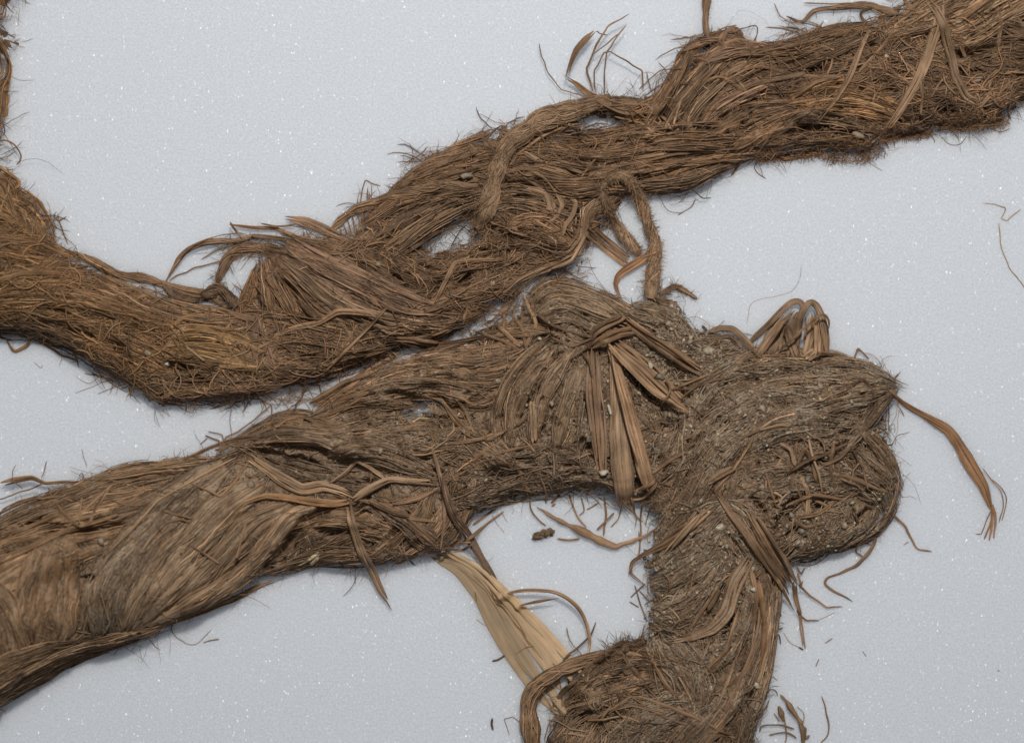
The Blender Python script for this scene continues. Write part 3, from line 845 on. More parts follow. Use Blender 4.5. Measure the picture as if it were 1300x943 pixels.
def core_mat(rope, d, z, ck, dirt, sd):
    use_rope(rope)
    ins = (d > -1.0) & ~(fbm(XX / 6.5, YY / 6.5, 303, 2) > 0.40 + 0.26 * np.clip(d / 15, 0, 1) + 0.6 * np.clip((d - 15) / 6, 0, 1))
    cell = ins[:-1, :-1] & ins[1:, :-1] & ins[:-1, 1:] & ins[1:, 1:]
    idx = np.full(d.shape, -1)
    use = np.zeros(d.shape, bool)
    use[:-1, :-1] |= cell; use[1:, :-1] |= cell; use[:-1, 1:] |= cell; use[1:, 1:] |= cell
    idx[use] = np.arange(use.sum())
    q = np.stack([idx[:-1, :-1], idx[:-1, 1:], idx[1:, 1:], idx[1:, :-1]], -1)[cell]
    z = np.maximum(z - PIT, 0.3) * (z > 0.3)
    zz = z + (fbm(XX / 5, YY / 5, sd) - 0.5) * 5 * np.clip(d / 8, 0, 1)
    v = np.stack([XX[use], YY[use], np.maximum(zz[use], -0.5)], -1)
    c = pal(ck)[None] * (0.6 + 0.8 * fbm(v[:, 0] / 7, v[:, 1] / 7, sd + 2))[:, None] * tone(v[:, 0], v[:, 1])
    acc = Acc(); acc.add(v, q, c=c, st=np.stack([v[:, 0] * 0.7, v[:, 1] * 5, v[:, 0] * 0], -1), d=dirt)
    o = acc.build('matted_core', M_MAT, rope); return o
core_mat(rope_u, dU, zU, 'd', 0.25, 71)
core_mat(rope_l, dL, zL, 'd', 0.7, 81)

def area_fibres(rope, mask, n, ck, ln, hw, sd, name, field_paths, spread=0.5, lift=(0.3, 2.5), dirt=0.2, box=None, curv=0.05):
    """short fibres spread over the whole mass, following the lie of the bundles"""
    # lie of the fibres on a coarse grid
    use_rope(rope)
    cx = np.arange(-80, 1385, 12.0); cy = np.arange(-80, 1030, 12.0); A, B = np.meshgrid(cx, cy)
    c2 = np.zeros(A.shape); s2 = np.zeros(A.shape)
    for p in field_paths:
        sp, s = resample(P(p)[:, :2], 14)
        T = np.gradient(sp, axis=0); an = 2 * np.arctan2(T[:, 1], T[:, 0])
        for (x, y), a in zip(sp, an):
            w = np.exp(-((A - x) ** 2 + (B - y) ** 2) / (2 * 22 ** 2)) + 1e-4 / (1 + ((A - x) ** 2 + (B - y) ** 2) / 900)
            c2 += w * math.cos(a); s2 += w * math.sin(a)
    th = np.arctan2(s2, c2) / 2
    x = rng.uniform(-60, 1360, n * 4); y = rng.uniform(-60, 1000, n * 4)
    ok = samp(mask, x, y) > 8; x = x[ok][:n]; y = y[ok][:n]; n = len(x)
    ix = np.clip(np.rint((x + 80) / 12).astype(int), 0, len(cx) - 1); iy = np.clip(np.rint((y + 80) / 12).astype(int), 0, len(cy) - 1)
    a = th[iy, ix] + rng.normal(0, spread, n)
    K = 7; le = rng.uniform(*ln, n) / (K - 1)
    px = np.zeros((n, K)); py = np.zeros((n, K))
    cu = rng.normal(0, curv, n)
    for j in range(1, K):
        px[:, j] = px[:, j - 1] + np.cos(a) * le; py[:, j] = py[:, j - 1] + np.sin(a) * le
        a = a + cu + rng.normal(0, curv, n)
    px += x[:, None] - px.mean(1)[:, None]; py += y[:, None] - py.mean(1)[:, None]
    hz = samp(H, px, py)
    hp = np.pad(hz, ((0, 0), (1, 1)), mode='edge'); hz = np.maximum(hz * 0.98, (hp[:, :-2] + hp[:, 1:-1] + hp[:, 2:]) / 3)
    hz = hz - samp(PIT, px, py) * (rng.random(n) < 0.8)[:, None]
    z = hz + 0.2 + rng.uniform(*lift, n)[:, None] * np.sin(np.linspace(0.2, np.pi - 0.2, K))[None]
    acc = Acc()
    fibres(acc, np.stack([px, py, np.maximum(z, 0.5)], -1), rng.uniform(*hw, n), vary(pal(ck), n, 0.3) * tone(x, y), dirt, flat=0.45)
    o = acc.build(name, M_FIB, rope); o['kind'] = 'stuff'
    return o

# ------------------------------------------------------------------ sheaves of the upper rope
# (colour, path 'x,y[,half width]', half width, lift, options)
BU = [
 ('w', '-60,110,20 -20,60 -8,20 10,-20', 16, 8, {}),
 ('w', '-20,30 0,50 6,80 0,120 -6,180', 8, 6, {}),
 ('w', '-70,300 -20,262 20,262 44,288 58,312', 20, 10, dict(wander=.4)),
 ('w', '-60,240 -10,222 12,240 24,268', 11, 8, dict(wander=.4)),
 ('w', '-70,345 -10,318 40,318 85,330', 20, 9, dict(wander=.4)),
 ('w', '-70,410 0,372 50,356 110,350', 18, 9, dict(wander=.4)),
 ('w', '-60,400 0,398 60,390 120,396 175,410', 20, 8, dict(wander=.4)),
 ('d', '-30,418 40,420 95,436 140,462 180,492', 12, 5, dict(wander=.5)),
 ('w', '60,365 110,372 170,392 235,412', 18, 8, dict(wander=.4)),
 ('w', '95,420 140,428 190,452 225,470', 20, 7, dict(wander=.5)),
 ('b', '120,350 155,368 190,388 250,402 310,405', 9, 6, {}),
 ('d', '190,480 230,492 280,490 335,486', 14, 6, dict(wander=.6)),
 ('d', '210,505 260,498 310,496 350,488', 8, 6, dict(wander=.6)),
 ('y', '205,432 250,424 295,432 345,452', 12, 8, {}),
 ('y', '207,450 245,448 285,456 335,466', 13, 9, {}),
 ('b', '330,440 375,430 430,440 480,448', 14, 6, dict(wander=.5)),
 ('d', '330,470 380,468 430,458 490,444', 14, 6, dict(wander=.5)),
 ('d', '460,430 510,428 560,416 604,400', 13, 6, dict(wander=.5)),
 ('r', '332,335 322,362 306,396', 12, 8, {}),
 ('b', '336,332 340,365 345,402', 10, 8, {}),
 ('b', '340,330 358,365 378,400 390,412', 11, 8, {}),
 ('b', '345,326 375,358 410,392 446,410', 14, 9, {}),
 ('g', '352,322 395,352 440,384 500,408 560,416', 17, 10, {}),
 ('p', '362,312 410,332 455,358 505,382 560,396', 16, 11, {}),
 ('b', '395,306 430,318 470,340 520,372', 10, 7, {}),
 ('b', '300,396 350,404 400,412 450,424', 9, 5, dict(wander=.5)),
 ('d', '440,304 475,322 510,342 560,360', 16, 6, dict(wander=.6)),
 ('d', '520,350 570,342 620,330 664,322', 16, 5, dict(wander=.7)),
 ('b', '540,395 580,380 620,366 660,348', 14, 6, dict(wander=.5)),
 ('b', '440,300 472,278 505,258 560,244 612,238', 9, 7, {}),
 ('g', '462,312 505,284 555,256 612,244', 10, 7, {}),
 ('e', '484,322 525,294 570,266 614,250', 9, 7, {}),
 ('g', '502,326 545,294 585,272 616,258', 8, 6, {}),
 ('b', '495,250 525,236 565,222 612,212', 9, 6, {}),
 ('b', '520,225 555,206 590,200 625,196', 9, 6, dict(wander=.5)),
 ('g', '612,262 645,252 680,256 716,272', 14, 7, {}),
 ('b', '630,225 665,216 705,222 740,232', 14, 7, {}),
 ('b', '640,290 672,284 700,294 725,310', 13, 6, dict(wander=.6)),
 ('d', '640,310 675,306 705,316 730,318', 11, 5, dict(wander=.6)),
 ('b', '655,195 700,196 745,206 790,206', 13, 7, {}),
 ('b', '690,172 740,178 790,170 850,164', 10, 6, dict(wander=.4)),
 ('d', '740,140 790,136 830,142 850,160', 12, 6, {}),
 ('e', '744,285 752,268 772,258 786,248', 12, 6, dict(wander=.4)),
 ('b', '680,235 730,240 780,236 830,240', 12, 6, {}),
 ('g', '790,236 830,236 872,232 905,218,8 940,206,6', 11, 8, {}),
 ('b', '745,226 800,216 860,206 920,198 975,192', 10, 8, {}),
 ('b', '720,200 780,196 840,184 900,180 965,178 1010,180', 11, 9, {}),
 ('b', '770,178 830,168 890,164 950,166', 9, 7, {}),
 ('o', '790,150 815,142 840,128 852,104', 11, 7, {}),
 ('b', '818,166 840,130 858,98 876,60', 10, 8, {}),
 ('g', '842,166 862,132 890,98 922,66', 12, 9, {}),
 ('g', '868,164 890,134 925,104 968,80', 11, 9, {}),
 ('p', '890,160 915,138 955,116 1000,100', 11, 9, {}),
 ('d', '870,60 895,50 925,46 950,58', 9, 7, {}),
 ('p', '890,82 925,68 965,64 1010,58', 11, 8, {}),
 ('d', '950,72 1000,60 1050,44 1108,30', 11, 9, {}),
 ('d', '965,100 1010,84 1065,62 1130,36', 11, 8, {}),
 ('b', '900,172 950,148 990,140 1030,138', 13, 8, dict(wander=.4)),
 ('b', '930,190 975,166 1010,152 1050,148', 11, 8, dict(wander=.4)),
 ('d', '985,120 1030,104 1075,96 1120,84', 14, 7, {}),
 ('o', '1000,128 1050,116 1090,120 1130,134', 16, 8, {}),
 ('o', '1010,150 1055,140 1095,142 1130,150', 12, 7, {}),
 ('e', '985,172 1010,154 1045,152 1080,158 1105,166', 7, 8, {}),
 ('d', '975,190 1020,178 1060,176 1100,182', 9, 5, dict(wander=.5)),
 ('b', '1060,96 1100,90 1140,96 1180,108', 16, 7, dict(wander=.7)),
 ('l', '1112,52,14 1150,34,20 1200,10 1270,-30', 24, 12, {}),
 ('l', '1178,44 1215,36 1260,6 1330,-40', 16, 11, {}),
 ('e', '1196,62 1232,52 1272,26 1340,-10', 11, 11, {}),
 ('e', '1265,36 1300,48 1350,60', 13, 8, {}),
 ('d', '1230,72 1270,64 1310,66 1370,70', 13, 7, dict(wander=.5)),
 ('d', '1215,96 1260,92 1310,96 1370,100', 14, 7, dict(wander=.6)),
 ('b', '1215,128 1260,126 1300,112 1360,104', 14, 7, dict(wander=.6)),
 ('d', '1150,118 1190,122 1220,112', 14, 5, dict(wander=.7)),
 ('d', '1120,156 1160,152 1210,148 1260,146', 12, 5, dict(wander=.7)),
]
BL = [
 ('b', '-70,705 -10,672 50,644 110,622 170,604 240,594', 14, 10, {}),
 ('b', '120,606 170,596 220,590 280,584', 9, 7, {}),
 ('d', '-70,740 0,706 70,678 130,664 190,652', 18, 9, {}),
 ('b', '-70,780 0,742 60,706 120,686 180,672', 22, 10, dict(dens=.6, jit=.4, fw=(.3, .9), rough=.8)),
 ('b', '60,660 130,640 200,626 260,604', 14, 8, dict(wander=.4)),
 ('d', '150,652 200,634 250,606 300,578', 12, 7, dict(wander=.4)),
 ('g', '290,592 250,622 200,672 158,724 120,790', 30, 12, dict(dirt=.6, dens=.6, jit=.4, fw=(.3, .9), rough=.8)),
 ('q', '92,672 78,720 70,770 62,826', 36, 14, dict(dirt=.4, dens=.6, jit=.4, fw=(.3, .9), rough=.8)),
 ('b', '-20,720 10,770 20,820 10,870', 30, 8, dict(dens=.6, jit=.4, fw=(.3, .9), rough=.8)),
 ('g', '190,690 165,730 150,770 138,812', 26, 8, dict(dirt=.9, wander=.5)),
 ('e', '335,612 292,642 246,690 205,742 170,796', 26, 12, dict(dirt=.5, dens=.6, jit=.4, fw=(.3, .9), rough=.8)),
 ('e', '372,640 330,662 288,704 240,752 190,792', 19, 12, dict(dens=.6, jit=.4, fw=(.3, .9), rough=.8)),
 ('e', '404,640 372,656 344,690 314,724 272,754 205,788', 13, 14, dict(dens=.6, jit=.4, fw=(.3, .9), rough=.8)),
 ('d', '-70,930 0,884 60,848 120,822 190,804', 14, 8, {}),
 ('d', '-70,890 -10,858 40,832 100,814', 15, 7, {}),
 ('b', '40,850 95,826 150,812 205,796', 8, 8, {}),
 ('b', '280,576 330,552 372,532 410,536', 13, 8, {}),
 ('b', '300,566 352,544 400,548 450,562 505,590', 20, 11, dict(dens=.6, jit=.4, fw=(.3, .9), rough=.8)),
 ('g', '320,560 370,552 420,558 470,582', 11, 10, {}),
 ('d', '330,580 375,592 420,604 455,612', 12, 4, dict(dirt=.6)),
 ('b', '420,560 470,556 520,556 570,560', 22, 8, dict(dirt=.9, wander=.5)),
 ('b', '400,524 440,506 480,502 525,512', 13, 8, dict(wander=.4)),
 ('b', '420,580 460,570 500,578 540,596', 16, 8, dict(dirt=.8)),
 ('d', '330,724 375,700 420,676 470,660', 20, 6, dict(dirt=.5)),
 ('b', '345,728 395,710 450,706 510,704', 11, 6, dict(wander=.5)),
 ('b', '380,668 430,660 480,668 520,690', 15, 7, dict(dirt=.4, wander=.4)),
 ('b', '470,712 500,690 530,660 545,630', 14, 8, {}),
 ('b', '500,714 535,690 560,664 572,634', 13, 9, {}),
 ('g', '555,700 580,670 598,636 606,600', 11, 8, {}),
 ('p', '480,640 515,660 540,684 565,696', 14, 7, {}),
 ('d', '570,640 620,628 680,612 730,608', 16, 6, dict(dirt=.6, wander=.7)),
 ('d', '590,600 640,588 690,582 740,590', 18, 6, dict(dirt=.7, wander=.7)),
 ('g', '690,614 720,600 760,604 800,622', 12, 7, dict(dirt=.8)),
 ('b', '550,560 590,556 620,570 650,596', 16, 7, dict(dirt=.8, wander=.5)),
 ('b', '440,498 500,478 560,470 620,474 668,462', 20, 9, dict(dirt=.6)),
 ('b', '450,506 505,494 560,494 610,506 640,494', 14, 10, dict(dirt=.6)),
 ('b', '520,462 570,454 620,452 665,440', 13, 8, dict(dirt=.4)),
 ('b', '600,432 650,420 690,420', 10, 6, dict(wander=.6)),
 ('b', '648,556 654,512 674,472 702,440', 14, 9, dict(dirt=.6)),
 ('b', '676,560 684,520 700,482 722,448', 11, 10, dict(dirt=.6)),
 ('e', '706,566 714,528 728,490 738,462', 12, 12, dict(dirt=.5)),
 ('g', '735,570 742,530 746,490 748,460', 9, 6, dict(dirt=1.0)),
 ('b', '629,562 630,524 644,484 668,452 694,430', 7, 12, {}),
 ('e', '668,384 690,364 718,360 756,374 806,398', 10, 8, dict(dirt=.6)),
 ('e', '676,398 706,380 746,388 790,408', 17, 10, dict(dirt=.8)),
 ('g', '684,408 716,400 750,414 775,420', 9, 7, dict(dirt=.7)),
 ('g', '800,392 830,400 860,418 884,440', 16, 8, dict(dirt=1.0, wander=.6)),
 ('d', '800,440 840,440 880,444 930,440', 16, 5, dict(dirt=1.0, wander=.6)),
 ('g', '830,470 860,520 850,570 830,610', 20, 5, dict(dirt=1.0, wander=.6)),
 ('g', '880,520 905,480 950,462 1010,462', 16, 9, dict(dirt=.8, wander=.5)),
 ('b', '930,458 985,450 1045,456 1100,466', 12, 8, dict(dirt=.5, wander=.4)),
 ('g', '1010,476 1060,470 1100,474 1138,488', 14, 9, dict(dirt=.6)),
 ('g', '960,500 1010,494 1060,490 1110,488', 18, 8, dict(dirt=.9, wander=.5)),
 ('g', '980,536 1025,520 1070,506 1120,496', 16, 8, dict(dirt=.7, wander=.4)),
 ('g', '880,580 905,545 935,520 960,500', 20, 8, dict(dirt=.9, wander=.5)),
 ('g', '940,570 975,548 1020,540 1070,540', 18, 7, dict(dirt=.9, wander=.5)),
 ('b', '868,650 888,610 910,575 945,545', 18, 8, dict(dirt=.6, wander=.5)),
 ('b', '835,690 868,645 885,610 905,580', 14, 8, dict(dirt=.5, wander=.5)),
 ('b', '1062,574 1088,548 1112,520 1138,496', 8, 10, {}),
 ('b', '1090,545 1116,570 1134,600 1143,612', 11, 8, {}),
 ('b', '1085,575 1108,595 1128,612', 12, 8, {}),
 ('g', '1050,600 1085,610 1112,625 1125,650', 14, 6, dict(dirt=.5)),
 ('d', '1142,606 1140,632 1128,660 1106,682 1060,702', 6, 8, {}),
 ('g', '1115,640 1105,660 1080,680 1040,698', 11, 7, dict(dirt=.6)),
 ('d', '1060,630 1050,660 1030,690 1005,705', 20, 5, dict(dirt=.8, wander=.6)),
 ('d', '960,620 1000,610 1040,606 1080,616', 18, 6, dict(dirt=.6, wander=.7)),
 ('e', '945,600 980,594 1010,592', 7, 6, dict(dirt=.4)),
 ('g', '905,640 930,660 955,690 975,720', 18, 6, dict(dirt=1.0, wander=.6)),
 ('g', '835,720 860,690 890,660 915,640', 16, 8, dict(dirt=.9, wander=.4)),
 ('g', '826,740 850,730 885,700 910,670', 14, 7, dict(dirt=1.0, wander=.4)),
 ('g', '830,780 860,770 890,740 915,710', 18, 6, dict(dirt=1.0, wander=.5)),
 ('g', '830,800 850,830 870,860 880,900', 22, 6, dict(dirt=1.0, wander=.6)),
 ('b', '950,716 948,760 930,810 900,850', 9, 9, dict(dirt=.5)),
 ('b', '965,720 970,770 958,830 930,890 905,940', 12, 10, dict(dirt=.4)),
 ('e', '985,732 982,790 974,850 950,910 930,960', 9, 11, dict(dirt=.3)),
 ('b', '940,850 920,890 890,930 860,980', 14, 9, dict(dirt=.4)),
 ('d', '960,880 945,920 935,960 930,1000', 14, 9, dict(dirt=.3)),
 ('d', '725,880 760,850 800,836 840,840', 12, 8, dict(dirt=.3, wander=.5)),
 ('b', '730,960 745,915 775,880 820,862', 22, 8, dict(dirt=.6, wander=.6)),
 ('b', '715,910 740,885 780,865 830,855', 13, 6, dict(dirt=.6, wander=.6)),
 ('g', '770,980 800,930 840,900 880,890', 24, 8, dict(dirt=.6, wander=.5)),
 ('b', '820,1000 850,950 880,915 905,895', 16, 8, dict(dirt=.4)),
 ('d', '700,960 712,930 735,905 770,890', 12, 6, dict(wander=.6)),
]
area_fibres(rope_u, dU, 3200, 'd', (22, 60), (0.7, 1.7), 5, 'under_fibres', [b[1] for b in BU], spread=0.45)
area_fibres(rope_l, dL, 3200, 'd', (18, 50), (0.7, 1.6), 6, 'under_fibres', [b[1] for b in BL], spread=0.55, dirt=0.5)
for ck, pth, hw, li, kw in BU:
    bundle(rope_u, ck, pth, hw, li, **{**dict(dirt=.15), **kw})
for ck, pth, hw, li, kw in BL:
    kw = {**dict(dirt=.4), **kw}; kw['dirt'] = min(1.3, kw['dirt'] * 1.3)
    bundle(rope_l, ck, pth, hw, li, **kw)

U = rope_u; L = rope_l
# ------------------------------------------------------------------ loose surface fibres, tangles, fuzz
area_fibres(U, dU, 4200, 'b', (12, 50), (0.22, .75), 15, 'surface_fibres', [b[1] for b in BU], spread=0.55, lift=(.3, 5), curv=.16)
area_fibres(L, np.where((XX < 470) & (fbm(XX / 40, YY / 40, 5) < .62), -9, dL), 5200, 'b', (8, 34), (0.22, .65), 16, 'surface_fibres', [b[1] for b in BL], spread=0.7, lift=(.3, 4), dirt=.8, curv=.18)
use_rope(U)
acc = Acc()
for ck, cx, cy, rx, ry, n, kw in (
    ('b', 1145, 60, 40, 46, 170, dict(ln=(22, 55), hw=(.6, 1.3), curv=.3)), ('b', 1110, 90, 40, 34, 90, dict(ln=(20, 60), hw=(.6, 1.5))), ('b', 1250, 115, 55, 40, 220, dict(ln=(20, 60), hw=(.6, 1.6), curv=.3)),
    ('d', 1185, 125, 40, 35, 100, dict(ln=(15, 45))), ('b', 1060, 180, 45, 25, 120, dict(ln=(10, 35), hw=(.4, .9))), ('b', 1230, 150, 60, 12, 160, dict(ln=(14, 45), hw=(.4, .8), curv=.35)),
    ('b', 590, 340, 75, 40, 260, dict(ln=(15, 45), hw=(.6, 1.4))), ('b', 650, 305, 60, 30, 150, dict(ln=(15, 45))), ('b', 470, 310, 40, 25, 90, dict(ln=(14, 40), hw=(.7, 1.6))), ('d', 720, 170, 45, 22, 90, dict(ln=(15, 50), ang=-10)),
    ('b', 395, 450, 90, 36, 190, dict(ln=(20, 70), hw=(.6, 1.5))), ('b', 270, 490, 80, 22, 200, dict(ln=(18, 55), hw=(.6, 1.4), curv=.3)), ('w', 170, 440, 70, 45, 240, dict(ln=(15, 50), hw=(.5, 1.3), curv=.3)),
    ('w', 50, 340, 80, 90, 330, dict(ln=(20, 70), hw=(.5, 1.3), curv=.25)), ('b', 560, 410, 60, 25, 110, dict(ln=(15, 50))), ('b', 320, 420, 45, 45, 60, dict(ln=(30, 80), hw=(.6, 1.2))), ('b', 1020, 100, 60, 40, 60, dict(ln=(25, 80), ang=-20, hw=(.6, 1.4))), ('b', 810, 160, 60, 24, 60, dict(ln=(15, 50)))):
    tangle(acc, ck, cx, cy, rx, ry, n, mask=dU, **kw)
for cx, cy, rx, ry, n, an in ((190, 378, 45, 9, 60, 15), (310, 316, 40, 12, 70, -20), (420, 300, 50, 9, 80, 12), (480, 262, 40, 8, 60, -35), (560, 198, 60, 9, 70, -28), (150, 478, 40, 9, 70, 35), (320, 505, 110, 8, 150, -5), (620, 395, 40, 8, 60, -25),
                              (50, 285, 30, 14, 60, 50), (900, 50, 40, 8, 50, -10), (1050, 38, 60, 7, 60, -15), (700, 346, 50, 7, 60, -15)):
    tangle(acc, 'b', cx, cy, rx, ry, n, ln=(18, 60), hw=(.3, .9), curv=.16, ang=an, spread=.35, lift=(1, 6))
for cx, cy, rx, ry, n in ((1082, 192, 42, 14, 650), (1150, 168, 40, 7, 330), (1235, 154, 50, 8, 400), (1000, 196, 45, 5, 160)):
    tangle(acc, 'r', cx, cy, rx, ry, n, ln=(8, 24), hw=(.2, .5), curv=.45, lift=(1, 9))
o = acc.build('tangled_fibres', M_FIB, U); o['kind'] = 'stuff'
use_rope(L)
acc = Acc()
for ck, cx, cy, rx, ry, n, kw in (
    ('b', 1025, 605, 60, 55, 130, dict(ln=(18, 50), hw=(.8, 1.8), curv=.3)), ('g', 980, 520, 110, 70, 300, dict(ln=(10, 34), hw=(.35, .9), ang=-25, spread=.7)), ('d', 690, 600, 95, 32, 260, dict(ln=(16, 50), hw=(.6, 1.5), curv=.3)),
    ('d', 860, 590, 40, 60, 200, dict(ln=(15, 50), hw=(.5, 1.3), ang=-55)), ('b', 560, 560, 60, 50, 160, dict(ln=(12, 40), hw=(.5, 1.1))), ('d', 780, 880, 70, 45, 240, dict(ln=(20, 70), hw=(.6, 1.4), curv=.25)), ('b', 740, 920, 35, 40, 120, dict(ln=(20, 60), ang=-50)),
    ('d', 850, 450, 60, 35, 160, dict(ln=(12, 40), hw=(.6, 1.3))), ('b', 120, 640, 110, 25, 60, dict(ln=(20, 60), hw=(.5, 1.2), ang=-20)), ('d', 950, 900, 30, 50, 80, dict(ln=(20, 50), ang=-60)), ('b', 640, 440, 40, 25, 70, dict(ln=(15, 50))), ('b', 300, 570, 50, 16, 100, dict(ln=(12, 40), hw=(.4, .9), curv=.3, ang=-40)),
    ('d', 1080, 660, 45, 35, 120, dict(ln=(10, 30))), ('d', 460, 700, 90, 18, 110, dict(ln=(12, 45))), ('g', 880, 740, 60, 60, 160, dict(ln=(10, 34), ang=-60))):
    tangle(acc, ck, cx, cy, rx, ry, n, mask=dL, **{**dict(dirt=.6), **kw})
o = acc.build('tangled_fibres', M_FIB, L); o['kind'] = 'stuff'

def fuzz(rope, mask, n, ck, name='edge_fuzz'):
    use_rope(rope)
    gyy, gxx = np.gradient(mask, G)
    iy, ix = np.where((mask > -1.0) & (mask < 5))
    k = rng.integers(0, len(ix), n); ix = ix[k]; iy = iy[k]
    x = gx[ix] + rng.uniform(-1, 1, n); y = gy[iy] + rng.uniform(-1, 1, n)
    keep = fbm(x / 30, y / 30, 91) > rng.uniform(0.25, 0.62, n)
    x = x[keep]; y = y[keep]; ix = ix[keep]; iy = iy[keep]; n = len(x)
    a = np.arctan2(-gyy[iy, ix], -gxx[iy, ix]) + rng.normal(0, 0.9, n)
    K = 6; ln = rng.gamma(1.6, 5.0, n) + 3
    le = ln / (K - 1); px = np.zeros((n, K)); py = np.zeros((n, K)); px[:, 0] = x; py[:, 0] = y
    cu = rng.normal(0, .3, n)
    for j in range(1, K):
        px[:, j] = px[:, j - 1] + np.cos(a) * le; py[:, j] = py[:, j - 1] + np.sin(a) * le
        a = a + cu + rng.normal(0, .12, n)
    z0 = samp(H, x, y) + 1
    z = z0[:, None] * (1 - np.linspace(0, 1, K)[None] * rng.uniform(-.2, .9, n)[:, None]) + rng.uniform(0, 4, n)[:, None] * np.linspace(0, 1, K)[None]
    acc = Acc(); fibres(acc, np.stack([px, py, np.maximum(z, .6)], -1), rng.uniform(.16, .4, n), vary(pal(ck), n, .25) * tone(x, y), .1, flat=.8, taper=.5)
    o = acc.build(name, M_FIB, rope); o['kind'] = 'stuff'
fuzz(U, dU, 2400, 'b'); fuzz(L, dL, 2000, 'b')
def wisps(rope, mask, n, ck):
    """longer loose fibres that leave the rim, bow outwards and come back or end free"""
    use_rope(rope)
    gyy, gxx = np.gradient(mask, G)
    iy, ix = np.where((mask > 0) & (mask < 6) & (XX > -20) & (XX < 1320) & (YY > -20) & (YY < 960))
    k = rng.integers(0, len(ix), n); ix = ix[k]; iy = iy[k]
    x = gx[ix]; y = gy[iy]
    no = np.arctan2(-gyy[iy, ix], -gxx[iy, ix])
    sgn = np.where(rng.random(n) < .5, 1, -1)
    a = no + sgn * rng.uniform(.7, 1.5, n)
    K = 16; ln = rng.gamma(2.6, 8.5, n) + 8
    le = ln / (K - 1); back = rng.uniform(-.3, 1.3, n) * sgn
    px = np.zeros((n, K)); py = np.zeros((n, K)); px[:, 0] = x; py[:, 0] = y
    for j in range(1, K):
        px[:, j] = px[:, j - 1] + np.cos(a) * le; py[:, j] = py[:, j - 1] + np.sin(a) * le
        a = a + back * .09 + rng.normal(0, .13, n) + (rng.random(n) < .05) * rng.normal(0, .7, n)
    z = samp(H, px, py); t = np.linspace(0, 1, K)[None]
    z0 = samp(H, x, y)[:, None]
    z = np.maximum(z + .5, z0 * (1 - t) * rng.uniform(.6, 1.1, n)[:, None] + rng.uniform(1, 7, n)[:, None] * np.sin(t * 3))
    acc = Acc(); hw = .22 * (.85 / .22) ** (rng.random(n) ** 2.2)
    fibres(acc, np.stack([px, py, np.maximum(z, .6)], -1), hw, vary(pal(ck), n, .3) * tone(x, y), .1, flat=.6, taper=.2)
    o = acc.build('rim_wisps', M_FIB, rope); o['kind'] = 'stuff'
wisps(U, dU, 760, 'b'); wisps(L, dL, 320, 'b')

# ------------------------------------------------------------------ earth in the fibres
acc = Acc()
for cx, cy, rx, ry, n, sz in ((970, 520, 170, 90, 6200, (.65, 2.6)), (880, 740, 75, 110, 4000, (.65, 2.6)), (1050, 650, 80, 60, 2600, (.65, 2.6)), (860, 440, 65, 45, 1900, (.7, 3.2)), (750, 400, 70, 40, 1100, (.5, 1.5)), (800, 540, 60, 90, 1500, (.7, 3)),
                              (590, 540, 120, 90, 2000, (.5, 2.0)), (700, 490, 60, 80, 350, (.6, 2)), (830, 880, 130, 70, 1800, (.5, 2.0)), (440, 640, 120, 80, 450, (.6, 2)), (170, 720, 170, 90, 420, (.6, 1.8)), (660, 600, 90, 30, 250, (.6, 2))):
    grains(acc, cx, cy, rx, ry, n, sz, dL)
o = acc.build('soil_grains', M_SOIL, L, smooth=False); o['kind'] = 'stuff'
acc = Acc()
for cx, cy, rx, ry, n, sz in ((620, 340, 120, 70, 260, (.5, 1.5)), (420, 400, 120, 80, 150, (.5, 1.4)), (900, 150, 200, 80, 120, (.4, 1.2)), (1170, 100, 110, 60, 140, (.5, 1.5)), (240, 460, 100, 40, 140, (.5, 1.5))):
    grains(acc, cx, cy, rx, ry, n, sz, dU)
o = acc.build('soil_grains', M_SOIL, U, smooth=False); o['kind'] = 'stuff'

# ------------------------------------------------------------------ cords and single strips of the upper rope
U = rope_u
cord(U, 'b', '492,250 520,226 545,208 575,193 600,177 622,168', 6, fuzz=220, fuzzlen=(3, 9))
cord(U, 'b', '505,240 540,220 575,205 612,190', 5, fuzz=120)
cord(U, 'e', '775,122 748,134 715,144 686,154 662,172 644,188 634,210 626,236 620,260 606,290', [7, 10, 11, 12, 11, 9, 10, 13], twist=0.012, nf=90, fuzz=900, fuzzlen=(3, 10), fw=(.35, 1.0))
strip(U, 'b', '738,156 702,166 672,186 655,202 640,228 628,252 622,274', 4, smooth=True)
cord(U, 'b', '414,300 428,282 450,266 487,253 537,243 565,237 606,238', [3, 5, 6, 6, 5], fuzz=30, nf=22)
cord(U, 'b', '84,318 112,330 135,342 152,349 182,353 206,361 236,369 268,374 292,380', [4, 5, 5, 4, 5, 5], fuzz=40, nf=22)
cord(U, 'b', '112,346 142,357 176,372 205,384 240,390 284,396 330,408', [3, 4, 5, 5, 4], fuzz=40)
cord(U, 'd', '204,362 228,380 262,378 290,392', 4, fuzz=50)
cord(U, 'd', '255,376 275,368 290,378 300,392', 7, fuzz=120, fuzzlen=(3, 10))
cord(U, 'b', '274,360 276,350 282,338 288,326 300,317 322,313 352,318 372,322', [4, 6, 6, 5, 5, 5], fuzz=220, fuzzlen=(4, 14), nf=22)
cord(U, 'b', '208,357,1 220,337,6 235,319,9 262,307,9 300,304,6 320,299,4 350,302,2 378,314', [2, 2.6, 2.8, 2.8, 2.2, 3], fuzz=10, nf=10)
stem(U, 'b', '212,355 245,340,4 283,329,3', 1.0)
stem(U, 'b', '228,326,6 255,306,9 290,296,7 312,297,2', .7)
strip(U, 'b', '360,276,8 390,282,6 417,294,2 440,304 455,313', [7, 12, 11, 9, 5], curl=.3, end=.05, tip=.6)
